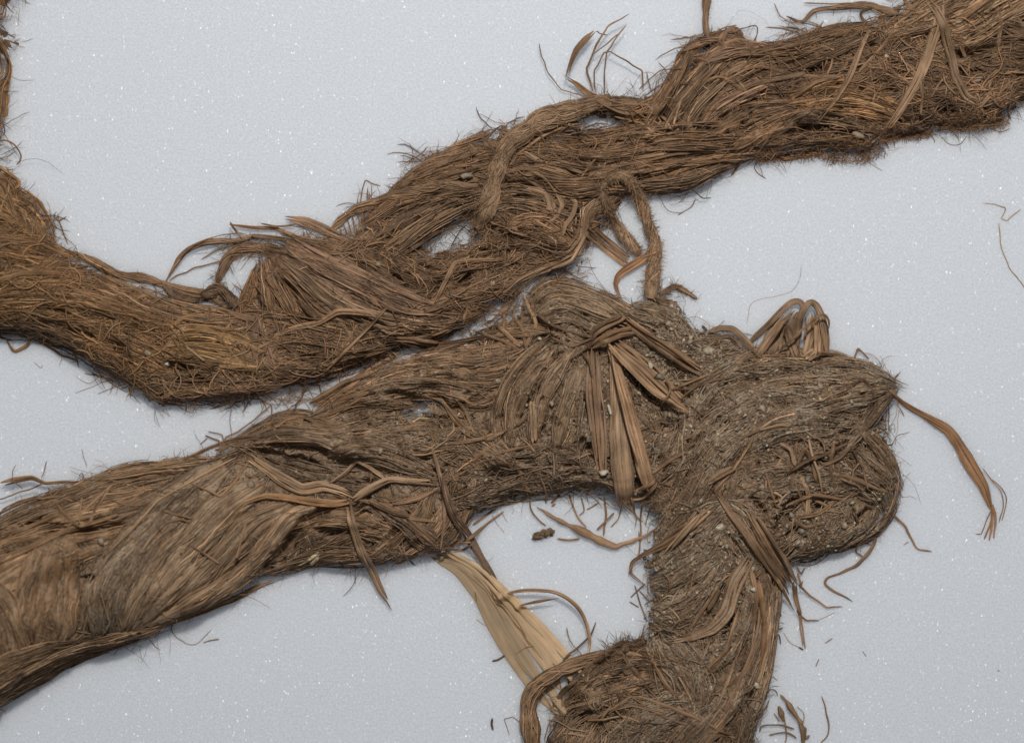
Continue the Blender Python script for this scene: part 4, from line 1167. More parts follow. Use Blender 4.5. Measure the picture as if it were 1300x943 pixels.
strip(U, 'r', '290,284,9 317,288,8 350,290,5 378,301 402,306', [3, 4.5, 5, 5], curl=.3)
strip(U, 'd', '330,283,8 350,287,6 374,285,4', 2.5)
strip(U, 'b', '358,293,4 380,302 410,309 436,316', 6)
strip(U, 'd', '318,299,4 345,301,3 372,306 400,318', 6)
strip(U, 'b', '292,282,9 298,292,7 306,302,4', 3)
strip(U, 'p', '372,305 415,328 455,345 500,366 552,386', 10, curl=.25)
strip(U, 'p', '366,318 400,345 432,372 462,400', 6)
strip(U, 'g', '376,352 400,375 425,400 446,430 449,462', 6, smooth=True)
strip(U, 'b', '337,474 345,446 355,426 375,417 407,410,2 430,397,3 450,397,2 490,402 528,407', [7, 7, 6, 7, 8, 8, 9], curl=.25)
strip(U, 'b', '401,482,2 430,456,3 462,424,3 496,389,2', [4, 5, 5, 4], smooth=False, k=12)
strip(U, 'p', '318,362 323,378 331,398 325,426 326,474', [9, 9, 7, 6], curl=.25)
strip(U, 'p', '331,400 340,432 349,462 356,486', [6, 7, 5])
strip(U, 'b', '316,400 314,440 312,476', 2.2)
strip(U, 'y', '298,404 281,430,2 270,436', 4)
strip(U, 'y', '279,425,2 300,450,2 312,465', 3.5, smooth=False)
strip(U, 'y', '217,418 234,404,2 262,400', 5)
strip(U, 'l', '208,452 222,432 238,416', 6)
strip(U, 'b', '150,440 153,408 158,385 190,372', 5, k=8)
strip(U, 'b', '265,388,2 266,408,3', 4, smooth=False)
strip(U, 'b', '335,455 352,480 340,500', 5)
strip(U, 'y', '215,448 250,452 290,464 332,466', 4)
strip(U, 'y', '220,456 262,465 312,466', 4)
strip(U, 'y', '213,441 250,436 300,442', 4)
strip(U, 'l', '240,440,2 264,458,3', 3, smooth=False)
strip(U, 'b', '503,432,3 520,433,4 550,439,4 590,438,3', [11, 13, 12, 9], curl=.35, thick=2, name='leaf_blade', end=.04, tip=.7)
strip(U, 'b', '551,390,1 565,360,2 578,334,3 600,331,3 638,330,2', [7, 6, 5, 3.5], smooth=False, curl=.3)
strip(U, 'b', '600,366,2 622,352,3 640,343,2', [9, 7, 4])
strip(U, 'd', '636,346 644,362 656,380', 6)
strip(U, 'b', '588,405 598,386 608,374', 4); strip(U, 'b', '560,424 572,404 580,384', 4)
stem(U, 'b', '606,410 605,395 612,380 628,382', 1.1); stem(U, 'b', '594,386 588,412', 1.2); stem(U, 'b', '612,385 618,412 626,420', 1.1)
strip(U, 'e', '660,213 690,226 705,244 713,262,2 706,276 692,288', 6, curl=.3)
strip(U, 'e', '662,224 686,238 700,252 703,268', 6, curl=.3)
strip(U, 'e', '668,238 692,246 697,262 690,280', 6, curl=.3)
strip(U, 'e', '722,250 730,258,2 728,272,3 718,288,2 714,302', [5, 6, 6, 5], curl=.3)
strip(U, 'e', '688,290 700,304 708,312', 5)
strip(U, 'e', '746,268 743,296 733,320 712,334 684,344 658,356 638,374', [5, 8, 9, 10, 8, 6], curl=.3)
strip(U, 'b', '738,270 735,298 722,316 700,328 670,338', [5, 8, 8, 6], curl=.3)
strip(U, 'e', '740,262 742,300 726,330 700,342', 5)
strip(U, 'b', '745,292 762,302 782,318 802,334', 8, k=10); strip(U, 'b', '750,286 775,306 800,326', 5, k=10); strip(U, 'l', '742,298 770,318 796,338', 5, k=10)
cord(U, 'e', '762,243 770,262,2 782,283,4 791,297,4 801,309,3 813,322', [5, 5, 6, 8, 7], twist=.06, nf=34, fuzz=700, fuzzlen=(2, 7), k=12, fw=(.4, 1.1))
cord(U, 'e', '762,242,2 774,229,4 790,225,4 802,236,4 812,252,4 820,272,5 826,292,5 832,306,5 832,322,4 830,346,2 826,378', [4, 5, 6, 7, 6, 7, 8, 9, 11, 14], twist=.05, nf=44, fuzz=1500, fuzzlen=(2, 9), k=12, fw=(.4, 1.1))
strip(U, 'r', '838,314,4 816,328,6 796,341,7 785,350,6 782,360,4 785,369,2 790,380,1', [5, 9, 11, 12, 9, 5, 3], curl=.4, k=14, roll=[0, 10, 25, 40], name='leaf_blade')
cord(U, 'b', '838,374,2 856,364,3 870,369,3 886,379,2', 3, fuzz=60)
strip(U, 'b', '640,222 662,216 690,218', 5); strip(U, 'b', '700,200 722,214 745,222', 6); strip(U, 'e', '665,196 680,204 700,206', 7)
strip(U, 'b', '736,228 752,208 772,186', 3, smooth=False)
strip(U, 'e', '745,226 775,218 800,204 845,197', 5); strip(U, 'r', '798,238 850,222 890,210 935,200', 4)
# kinked blades and stems standing off the top edge
strip(U, 'b', '808,146 785,138 768,131,2 748,119,8 731,106,14 719,99,18', [12, 13, 12, 10, 8, 4], curl=.35, k=10, name='leaf_blade', end=.1)
strip(U, 'b', '719,100,18 724,82,22 732,64,24 744,50,24 756,39,22', [3, 5, 8, 8, 3], curl=.45, k=6, name='leaf_blade', roll=[30, 20, 10, 0])
stem(U, 'b', '756,43,22 772,45,20', .8, smooth=False)
stem(U, 'b', '753,116 745,86,14 757,58,22 772,34,26 798,19,28', [1.6, 1.5, 1.2, .9], smooth=False, k=3)
stem(U, 'b', '756,117 755,88,12 767,67,20 775,66,22 815,89,18 817,114,4', 1.0, smooth=False, k=3)
stem(U, 'b', '768,119 767,90,14 770,66,20 785,46,24 795,33,26', 1.0, smooth=False, k=3)
stem(U, 'b', '752,70,22 775,52,24 786,43,24', .8, k=3)
stem(U, 'b', '685,54,10 688,72,10 697,92,10 713,113,8 726,116,6 742,121,2', .8, smooth=False, k=3)
stem(U, 'b', '813,112,2 830,95,8 845,87,10 866,90,6', .8, k=3)
stem(U, 'b', '836,112,3 837,98,10 849,88,14 862,86,10', .4, k=3)
stem(U, 'b', '821,90,9 824,103,7 829,115,2', .8, k=3)
# light crossing blades
for a in ('790,134 820,136,2 838,156', '838,156 826,168', '852,168 858,144,2 865,122', '820,150 824,172', '842,150 850,167', '800,172 830,171,2', '780,148 812,158 828,172'):
    strip(U, 'l', a, 3, smooth=False, k=5)
for a in ('434,282 440,296', '440,278 446,296', '446,275 450,294', '452,272 458,292', '458,268 460,286', '466,264 470,280', '430,288 434,298'):
    stem(U, 'b', a, .9, k=3)
# the wedge and its rim
cord(U, 'b', '858,78,2 866,66,4 885,57,3 905,52,2 925,48', [2, 3, 4, 4], fuzz=40); stem(U, 'k', '866,72 864,80', 2.2, name='dark_tip')
cord(U, 'b', '898,-40,6 898,0,6 897,22,4 900,48', [4.5, 4.5, 4, 5.5], nf=14, fuzz=10)
cord(U, 'b', '912,56 922,44 935,38 945,42', 4, fuzz=40)
stem(U, 'b', '905,42,4 920,34,8 936,31,7', .8); stem(U, 'b', '938,36,4 960,31,8 963,42,4 958,52', .8)
strip(U, 'l', '916,58 935,52,2 950,52,2 975,58', 4.5); strip(U, 'b', '916,56 920,66', 4)
strip(U, 'b', '890,108 912,102,2 945,120,2', 5); strip(U, 'b', '928,98 942,116', 4); strip(U, 'b', '912,110 926,130', 4); strip(U, 'b', '890,112 905,122 928,116', 3)
strip(U, 'b', '920,106 945,92,2 965,88,2 1000,98,2 1040,102 1088,98 1110,78', [3, 4, 5, 5, 5, 4], curl=.3)
strip(U, 'g', '950,112 985,104,2 1020,96', 6); strip(U, 'b', '970,120 1005,120,2 1040,106 1062,104', 4)
strip(U, 'b', '1004,128 1030,110,2 1062,102,2', 4.5); strip(U, 'b', '1055,64 1052,86,2 1045,100', 3)
strip(U, 'e', '1108,30 1092,58,3 1080,86,4 1068,112,3 1056,132,2 1041,152', [6, 6, 7, 6, 4], curl=.3, k=10)
strip(U, 'e', '1140,34 1110,70,2 1085,96', 4); strip(U, 'b', '1112,112 1094,118,2 1080,132 1072,146', 3)
strip(U, 'b', '960,196 978,170,2 990,158', 3); strip(U, 'b', '950,194 964,174', 3)
strip(U, 'e', '1188,-4 1184,40,3 1173,76,4 1160,106,3 1140,142,2 1122,166 1102,186', [10, 12, 13, 12, 10, 5], curl=.3, k=10)
strip(U, 'e', '1172,2 1192,42,3 1203,76,4 1208,102,3 1222,126,2 1242,136 1262,130', [9, 11, 11, 10, 10, 6], curl=.3, k=10)
strip(U, 'b', '1162,106 1166,130,2 1166,148', 4); strip(U, 'b', '1214,44 1214,62,2 1222,76', 4); strip(U, 'b', '1258,4 1264,40,2 1262,64', 5)
strip(U, 'b', '1265,-10 1280,22,2 1296,40', 3)
cord(U, 'b', '1000,19,8 1020,26,6 1036,12,6 1064,8,6 1095,5,5 1116,8,3 1138,20', [1, 1.5, 1.5, 3, 5, 6], fuzz=20, nf=14)
stem(U, 'b', '985,3,7 992,18,7 1003,26,6 1018,28,5', .8, smooth=False); stem(U, 'b', '1022,2,6 1060,3,6 1100,3,5', 1.0)
stem(U, 'd', '1100,28 1096,14,4 1108,8,4', 2); stem(U, 'b', '1062,10,6 1060,18,4', .5)
cord(U, 'r', '1116,178 1140,172 1160,168 1180,166', 2.5, fuzz=400, fuzzlen=(3, 8))
cord(U, 'b', '1188,158 1220,160 1250,158 1276,150', 4, fuzz=300, fuzzlen=(4, 12)); cord(U, 'r', '960,203 985,200 1015,197 1045,192', 3, fuzz=200, fuzzlen=(3, 9))
stem(U, 'b', '1196,168 1205,180 1220,182 1232,170', .5); stem(U, 'b', '1262,162 1274,166 1286,162', .7); stem(U, 'b', '1104,203 1124,216', .4)
stem(U, 'b', '884,252 878,262 862,272', .8); strip(U, 'd', '944,202 930,222', 3); stem(U, 'd', '968,200 960,212 974,226', .7)
stem(U, 'b', '455,262 462,228,2 470,231,2 482,234', .8, smooth=False)
stem(U, 'b', '120,500 160,486', .5); stem(U, 'b', '92,500 136,482', .4); stem(U, 'b', '40,460 48,468 50,464', .4); stem(U, 'w', '5,432 16,446 32,436 36,424', [1, 2.4, 2.4, 1.5])
stem(U, 'w', '44,432 70,448 95,458', 1.6); stem(U, 'w', '-4,182,12 8,178,14 20,188,14 25,198,12 18,208,8', [1, 1.2, 1.0])
strip(U, 'w', '0,212,6 14,222,8 24,232,6 22,240', 5); strip(U, 'w', '86,325 60,345,3 40,350', 4); strip(U, 'w', '-10,365 40,350,3 88,348,2 110,345', 6)

# ------------------------------------------------------------------ cords and single strips of the lower rope
L = rope_l
strip(L, 'e', '315,577 342,594,2 361,607,3 386,619,4 412,615,4 436,622,4 452,630,3', [11, 14, 15, 15, 15, 13, 9], curl=.25, thick=1.8, k=10)
strip(L, 'o', '303,646 317,635 342,627,3 372,630,4 402,635,5 426,637,5 452,632,6', [5, 7, 8, 9, 9, 9, 8], curl=.3, k=10)
strip(L, 'e', '422,611,2 440,600,4 456,583,5 471,592,5 490,606,4', [4, 6, 6, 6, 5], smooth=False, curl=.3)
strip(L, 'e', '450,632,6 472,618,7 495,608,6 525,609,5 556,612,3', [8, 9, 8, 8, 6], curl=.3)
strip(L, 'g', '445,632,5 448,655,6 458,690,6 470,720,8 482,748,10 497,777,6', [7, 9, 11, 11, 9, 4], curl=.4, k=14)
strip(L, 'b', '458,633,5 490,640,5 520,655,4 552,660,2', [5, 5, 4, 3]); strip(L, 'b', '517,655,3 540,676,3 562,697,3', [7, 7, 5], smooth=False)
strip(L, 'b', '497,637,3 528,632,4 555,620,3', [6, 7, 4]); strip(L, 'd', '470,634,2 500,648 520,652', 6)
strip(L, 'p', '548,562,3 555,586,5 565,625,7 565,660,6 560,696,4', [3, 5, 5, 4, 3], smooth=False, curl=.35)
strip(L, 'p', '562,600,5 568,628,9 577,652,12 591,674,16 612,710,12 635,745,4', [5, 8, 10, 11, 9, 2], curl=.45, k=16)
strip(L, 's', '378,719 394,710,2 410,697,2', [4, 9, 4], end=.3, tip=.1); strip(L, 's', '395,716,1 406,706,2', 4)
strip(L, 'l', '300,580 260,602,2 210,632,3 178,668,3 150,695,2', 3, k=8); strip(L, 'b', '250,612 285,628,2 300,612,2 310,598', 3, smooth=False)
strip(L, 'b', '215,645,2 250,655,3 244,655', 2.5); strip(L, 'b', '216,660 236,656,2 248,660', 2.5)
strip(L, 'b', '312,680 305,705,2 318,660', 3); strip(L, 'b', '252,690,3 285,712,2', 3, smooth=False)
strip(L, 'b', '195,797 240,781 292,763,2 325,746,2 350,738', [6, 8, 8, 7, 4], curl=.3)
strip(L, 'b', '235,772 262,760,3 285,735 320,705 345,690', 5); strip(L, 'd', '215,766 240,750 280,725', 4)
strip(L, 'b', '0,712 50,690,4 100,668,5 158,655,3', 7); strip(L, 'b', '0,680 40,668,3 90,648,2', 6); strip(L, 'b', '110,664,3 160,650,3', 5)
strip(L, 'l', '105,655 120,640,3 150,612', 3, smooth=False); strip(L, 'b', '110,620 112,660,2', 3, smooth=False); strip(L, 'b', '60,620 90,648,3 112,664', 4, smooth=False)
strip(L, 'b', '125,660 132,640,3 145,618', 4); strip(L, 'b', '165,612 200,624', 3)
strip(L, 'b', '0,615,16 20,609,18 40,606,18 56,614,14 80,612,10 105,610,4', [8, 7, 5, 4, 3], k=3); stem(L, 'b', '-10,636,12 25,625,14 58,613,14', 1.0, k=3)
stem(L, 'b', '0,648,10 30,634,12 60,630,8', 1.0, k=3); stem(L, 'b', '-8,656,8 20,640,10 52,632,10 90,628', 1.2, k=3)
stem(L, 'b', '54,606,16 58,586,16', .7, k=3); stem(L, 'b', '18,590,14 16,600,16 28,622,14', .6, k=3); stem(L, 'b', '100,570,4 108,592,4', .35); stem(L, 'b', '98,606,6 102,601,8 110,612,4', .6, k=3)
# frayed tips on the lower rope's top edge
for a, r in (('275,574 285,555,4 300,548,5 320,535,6 342,514,4', 1.0), ('282,572 276,560,3 258,553,4', 1.2), ('284,572 280,552,4 262,547,4', .8), ('290,566 288,560,3 300,557', .8), ('345,530 342,514,4 330,508,4', 1.0),
             ('300,566 286,566 270,572', 1.4), ('260,556 252,566', .8)):
    stem(L, 'b', a, r, smooth=False, k=4)
strip(L, 'b', '232,585 262,570 290,560,3 330,552', 5); strip(L, 'b', '350,545 366,531,3 390,529,2', 5)
for a in ('396,516,2 430,492,4 470,468,5 506,448,3', '398,526,2 426,504,4 456,482,4', '392,512,3 436,486,4 480,470,3', '410,520 440,505,2 470,498', '405,530 430,520 460,505'):
    strip(L, rng.choice(['b', 'e']), a, 6, k=10)
for a in ('555,446 600,432,3 650,424,2', '580,452 620,440,3 655,430', '560,438 610,428,2 640,418', '600,420 640,434,2 664,448', '640,396 640,424,2', '650,400 664,420,2 668,446', '630,412 660,440', '664,376 672,392,2 680,412 668,440'):
    strip(L, rng.choice(['b', 'd', 'b']), a, rng.uniform(3, 6), k=8)
for a in ('570,475 590,468,2 606,478', '590,482 612,470', '540,500 560,482', '490,482 512,492 536,488', '500,505 512,502,3 520,503', '560,508 585,514 610,512 640,498', '500,548 520,542,2 545,535', '558,500 575,530,2 600,556', '568,492 590,520 605,556', '536,500 560,508 580,530 596,548'):
    strip(L, rng.choice(['b', 'd', 'e']), a, rng.uniform(3, 5), k=6)
for a in ('565,612 620,580 600,596', '586,558 620,554,2 655,540 680,520', '570,562 610,556,3 640,548', '612,580 650,570,3 695,562', '600,585 620,568,2 640,560', '650,592 668,602 690,620', '655,585 664,610 672,624'):
    strip(L, 'b', a, rng.uniform(2.5, 4.5), k=6)
strip(L, 'l', '617,556 628,552,2', 8, smooth=False); strip(L, 'e', '676,508,2 678,562,2', 8)
# the fan of flat strips over the knot
strip(L, 'p', '752,436,2 752,470,4 754,512,5 759,556,4 764,606,2', [13, 20, 22, 20, 13], curl=.22, thick=2, k=12, name='fan_strip', streak=.3)
strip(L, 'r', '750,440,4 751,480,6 755,530,7 762,600,4', 2.5, k=12)
strip(L, 'e', '778,452,2 782,500,6 785,555,9 790,612,11 793,640,10', [12, 18, 23, 27, 24], whole=True, dirt=.3, curl=.2, thick=2.6, k=14, name='fan_strip', streak=.4, rib=2.0, end=.03, tip=.75)
strip(L, 'b', '772,440,4 788,490,9 804,550,12 817,598,11 824,618,8', [8, 12, 16, 18, 15], whole=True, dirt=.3, curl=.3, thick=2.2, k=14, name='fan_strip', streak=.4, rib=1.8, end=.03, tip=.75)
strip(L, 'l', '774,446,8 782,490,13 796,548,15 808,585,12', 2.8, k=14)
strip(L, 'b', '774,432,5 800,454,10 830,482,13 852,502,12 872,518,8', [13, 22, 25, 20, 9], curl=.3, thick=2.4, k=14, name='fan_strip', streak=.3)
strip(L, 'l', '768,436,6 792,462,9 826,496,9 858,516,6 874,522,4', [5, 7, 7, 6, 3], k=14)
strip(L, 'b', '794,404,4 828,430,8 862,452,8 888,470,4', [6, 8, 8, 4], k=12, curl=.3); strip(L, 'd', '796,414,3 832,442,6 866,464,6 890,478,2', [5, 6, 6, 3], k=12)
strip(L, 'r', '792,404 812,418,5 846,440,7 880,466,4', 3, k=12)
for i, a in enumerate(('745,438 756,424,5 772,414,7 794,403,5', '750,440 762,430,7 778,422,8 800,418,5', '746,434 752,420,4 766,410,6 788,402,4', '752,442 766,434,8 786,426,8 804,424,4')):
    strip(L, ['b', 'r', 'd', 'b'][i], a, 6, k=8, curl=.35)
for a in ('700,428 725,440,2 752,430', '682,400 702,414 738,426,2 752,428', '716,460 738,446,3 760,430,4', '738,448 748,462,2 752,480'):
    strip(L, 'd', a, 3.5, k=8)
for a in ('862,520 840,505,7 832,512,8', '836,514,3 848,494,9 842,480,10', '866,528 850,545 830,548', '820,545 855,550 872,522', '822,575 850,570 880,562', '830,580 860,560 890,548', '862,506,2 885,488,3 910,474,2', '846,494 880,492,3 908,476'):
    stem(L, 'd', a, rng.uniform(.9, 1.8), k=8)
for a in ('806,622 826,612,5 830,606', '800,634 815,632 832,612', '835,590 856,575 882,560', '826,600 850,582,3 870,572', '826,640 850,610 880,590', '815,640 836,630 860,600'):
    strip(L, rng.choice(['d', 'b']), a, rng.uniform(2.5, 5), k=8)
# the fold loop standing out behind the knot
strip(L, 'g', '972,452 985,425,3 1002,400,5', [20, 24, 12], curl=.25, k=10, dirt=.3)
strip(L, 'd', '1034,458 1036,425,3 1030,396,6', [22, 26, 14], curl=.25, k=10, dirt=.3)
strip(L, 'd', '1000,456 1004,425,4 1012,402,8 1020,392,8', [20, 24, 20, 10], curl=.3, k=10, dirt=.3)
strip(L, 'g', '958,452 980,428,6 990,412,8 1006,394,10', [9, 12, 10, 6], curl=.35, k=10)
strip(L, 'g', '951,438 962,427,4 975,414,7 986,402,10 997,391,12 1008,383,12 1017,383,11 1020,391,8 1014,406,5 1008,428', [7, 8, 8, 9, 9, 8, 7, 7, 8, 8], curl=.35, k=4, whole=True, smooth=True, rib=1.6)
strip(L, 'b', '965,450 984,424,8 994,408,10', 5, k=10); strip(L, 'p', '1012,454 1004,430,8 994,410,9', [10, 15, 8], curl=.3, k=10)
strip(L, 'g', '1012,440 1014,420,5 1016,402,9 1022,389,13 1030,384,14 1038,389,14 1044,404,12 1049,426,9 1053,452,4', [8, 9, 8, 8, 8, 9, 10, 10, 8], curl=.35, k=4, whole=True, smooth=True, rib=1.6)
strip(L, 'g', '1024,452 1030,424,6 1030,400,9', [9, 10, 7], curl=.3, k=10)
strip(L, 'g', '1040,454 1040,430,8 1036,404,12', [10, 12, 7], curl=.3, k=10)
stem(L, 'b', '988,446,6 1005,430,16 1022,414,18 1042,399,18 1050,406,14 1051,418,10', 1.5, k=6)
strip(L, 'g', '900,422 915,417,4 931,418,6 946,431,6 962,450,3', [5, 8, 9, 9, 7], curl=.35, k=10); strip(L, 'g', '905,430 925,428,5 942,442,4', 6, k=10)
strip(L, 'e', '1035,446,6 1022,456,6', 12, smooth=False); strip(L, 'b', '1036,448,6 1060,449,8 1082,456,4', 4)
stem(L, 'b', '1086,455,3 1091,442,8 1105,456,4', 1.2, smooth=False, k=4); stem(L, 'b', '1088,443,8 1098,447,7', 1.2, k=4); stem(L, 'k', '893,412 898,420', 2); stem(L, 'k', '955,?'.replace('?', '446') + ' 960,452', 1)
# the knot's own thick threads
for a in ('1000,620 1002,590,5 1008,560,4', '1008,590,4 1018,570,6 1028,585,6 1032,610,4', '1022,548 1026,575,6 1034,600,6 1040,625,4', '996,598,3 1020,582,6 1045,574,5 1072,562,3', '1030,632 1046,640,4 1056,650', '1005,610 1018,640,4 1024,655',
          '1012,598 1022,625,5 1020,655', '985,560 1000,570,4 1004,590', '1054,560 1050,590,5 1056,620', '1040,590 1060,580,4 1075,566', '1008,655 1035,650,4 1050,640 1062,625', '995,640 1030,626,4 1060,632', '1020,625 1050,630,3 1085,636 1110,645', '965,590 975,620,3 980,636', '1050,600 1085,608,3 1125,624', '1000,655 1020,668,3 1045,660',
          '880,490 905,482,3 930,478', '852,494 886,480,4 915,466', '905,620 925,600,3 950,560 960,520', '930,560 960,545,3 1000,542 1030,540', '960,545 985,538,3 1005,540', '1075,566 1090,590,3 1098,620', '1068,500 1090,480,3 1105,500', '1030,550 1045,565'):
    strip(L, rng.choice(['b', 'e', 'b', 'd']), a, rng.uniform(3, 6), k=6, curl=.35)
for a in ('1000,700 1002,672,2 1004,650', '1002,700 1000,680'):
    stem(L, 'l', a, .7)
# diagonal strips down to the tail, frayed end
strip(L, 'b', '946,647,3 970,685,6 990,715,8 1011,745,8', [8, 17, 20, 13], curl=.3, thick=2.2, k=12, streak=.3)
strip(L, 'e', '956,652,6 982,692,9 1002,724,9 1013,742,7', [4, 5, 5, 4], k=12)
strip(L, 'b', '906,624,3 928,654,6 950,684,8 976,718,9 996,748,10 1011,778,6', [6, 9, 10, 10, 8, 4], curl=.35, k=14)
for a in ('1008,740,8 1014,772,7 1022,822,3', '1010,742,8 1018,780,7 1024,826,3', '1006,738,8 1012,768,7 1020,786,5', '1013,742,7 1030,758,6 1052,772,4 1073,772,2', '1012,776,6 1026,789,4 1042,789,2', '1014,728,6 1018,745,6 1022,738', '1014,720,6 1018,730,6 1024,722'):
    stem(L, 'b', a, [1.6, 1.3, .9], smooth=False, k=6)
stem(L, 'b', '996,805 1005,818,2 1020,825,1', .4); stem(L, 'k', '1016,823 1023,827', 1.2)
for a in ('978,806 988,800,3 996,799', '978,808 990,806,3 993,820', '982,790 990,780,3 994,784', '984,770 992,776', '980,812 984,826'):
    stem(L, 'd', a, 1.0, k=3)
strip(L, 'b', '906,638,3 872,664,6 842,688,9 818,703,10 803,714,8 802,728,6 816,740,6 826,750,4', [8, 10, 11, 10, 7, 5, 4, 4], curl=.35, k=8)
strip(L, 'e', '885,650,3 862,676,5 842,700,4', [4, 7, 4]); strip(L, 'l', '892,612 906,604,4 930,592,3', 9, k=8)
for a in ('806,744 815,770,3 822,790', '802,760 820,742', '812,752 826,765', '800,766 812,772'):
    stem(L, 'd', a, 1.0, k=4)
strip(L, 'b', '950,704,2 930,736,5 920,770,6 900,794,5 872,806,3 845,812,1', [13, 20, 19, 17, 14, 9], curl=.2, thick=2, k=10, streak=.4, dirt=.6, end=.25, tip=.15, rib=2)
strip(L, 'b', '908,740,4 894,765,4 878,790', 4); strip(L, 'd', '912,745,4 896,772,3', 5); strip(L, 'b', '935,770,3 918,820,4 885,856', 5); strip(L, 'b', '965,800 940,850,4 900,880', 6)
for a in ('962,760 958,800,4 940,846 925,880', '975,760 972,820,4 955,875', '950,720 956,756,4 950,800', '958,734 968,790,5 960,850', '940,800 925,850 905,895', '930,866 912,910 885,950', '880,856 862,880', '918,830 890,860'):
    strip(L, rng.choice(['b', 'e', 'r']), a, rng.uniform(3, 7), k=8)
# lower left arch of the tail
cord(L, 'b', '684,1000,4 676,940,8 671,900,12 676,878,14 694,861,14 725,845,12 762,834,8 800,829', [9, 9, 9, 8, 8, 7, 5], twist=.008, nf=34, fuzz=60, fw=(.8, 2))
cord(L, 'd', '700,905,4 715,880,6 735,858,8 758,838,8 778,824,6', [2, 3, 3, 3], fuzz=40, nf=12)
strip(L, 'b', '742,834 765,830,4 790,828 815,832', 6); strip(L, 'd', '790,830 805,850,3 830,880 850,895', 6); strip(L, 'b', '820,820 840,860,3 862,886 875,902', 5)
for a in ('780,876 830,886,3 880,905 930,930', '800,880 830,900,3 870,915', '760,900 800,890,3 850,900', '770,880 730,895,3 712,905', '720,940 760,905,4 800,880', '735,950 758,915,4 775,890', '745,912 790,905,3 820,915'):
    strip(L, rng.choice(['b', 'd', 'e']), a, rng.uniform(2.5, 5), k=8)
stem(L, 'k', '714,840,10 735,822,10 750,808,9 757,790,8', [1.4, 1.4, .8], smooth=False, k=4); stem(L, 'b', '720,797,8 725,815,9 740,834,8', .8, k=4)
cord(L, 'd', '790,824 806,820 820,814', 5, fuzz=160, fuzzlen=(4, 16)); cord(L, 'd', '765,830 785,820 800,816', 3, fuzz=120, fuzzlen=(5, 18))
strip(L, 'l', '638,755,16 660,750,18 686,749,20 708,753,20 731,768,18 744,790,14 749,815,10 746,834,8', [4, 4, 4.5, 5, 5.5, 5, 4, 4], k=2, curl=.3, smooth=True)
strip(L, 'b', '660,769,16 680,764,18 705,760,20', [2, 4, 1.5], k=2)
# stems beneath the knot
stem(L, 'b', '682,645,3 700,656,4 715,664,4 731,671,4 735,673,4 752,682,4 768,689,4 782,694,4 790,692,4 804,687,4 820,681,4 834,670,2', [1.5, 2.2, 2.8, 3.0, 5.0, 5.2, 5.4, 4.2, 2.6, 2.4, 2.4, 2.0], name='dry_stem', lump=.45, dirt=.3, sides=10)
stem(L, 'b', '707,684,3 720,687,3 736,685,3', 1.4); stem(L, 'b', '672,632,3 675,648,5 684,660,5 693,668,2', 1.2, k=4)
stem(L, 'b', '758,674,4 772,660,8 780,652,4', 1.3, k=4)
for a in ('723,628 732,655 745,672', '738,632 742,648,3 736,656', '768,632 770,655,4 766,682', '790,640 786,658 776,670', '800,630 808,655,4 815,662', '815,636 814,662,3 815,690,4', '812,676 812,700 798,730', '788,632 800,648,3 818,664', '760,640 745,648', '826,640 820,668,4', '700,640 712,628', '705,640 700,644'):
    stem(L, rng.choice(['d', 'b', 'r']), a, rng.uniform(.7, 1.6), k=4)
for a in ('600,668 615,656,2 632,644', '580,694 610,672,2 640,650', '590,688 605,678,1 620,664', '560,700 580,690,2 598,688', '564,694 585,700 600,690'):
    strip(L, 'b', a, 3, k=4)
stem(L, 'b', '624,654 632,668 640,678', .35); stem(L, 'b', '636,652 645,664', .35)
# dangling blade on the right and rootlets
strip(L, 'r', '1126,496,2 1141,506,3 1160,519,5 1182,531,5 1205,545,4 1220,565,4 1236,592,4 1252,618,3 1262,646,2', [6, 6, 7, 11, 15, 16, 16, 12, 5], whole=True, rib=1.8, curl=.4, thick=2.2, k=10, name='dangling_blade', end=.03, tip=.6, streak=.25)
for a in ('1263,640,2 1262,662,3 1253,686,1', '1263,642,2 1263,668,3 1259,688', '1264,642,2 1267,662,3 1266,686', '1262,648,2 1256,662,2 1250,680', '1250,594,5 1262,610,5 1275,628,4 1277,644,3 1272,664,1', '1262,608,4 1276,622,4 1281,636,2 1276,662', '1250,680 1242,679'):
    stem(L, 'r', a, [1.6, 1.6, 1.0] if a.startswith('1263') or a.startswith('1264') else .7, k=3)
stem(L, 'b', '1132,652,3 1150,668,2 1158,682,2 1168,697 1186,702', [2, 1.6, 1.5, 1.2], k=4); stem(L, 'b', '1114,680,3 1110,695,3 1092,716,2 1070,729 1054,734 1050,742 1060,751 1072,757 1085,766', [1.6, 2.6, 2, 1.6, 1.8, 1], k=4)
stem(L, 'd', '1092,688,3 1089,700,3 1098,708,2', 1.2, k=4); stem(L, 'b', '1098,690 1112,692 1116,684', .9, k=4); stem(L, 'b', '1145,520 1142,545 1140,566', .35, k=3)
stem(L, 'b', '1130,512 1132,530 1131,548', .8, k=4)

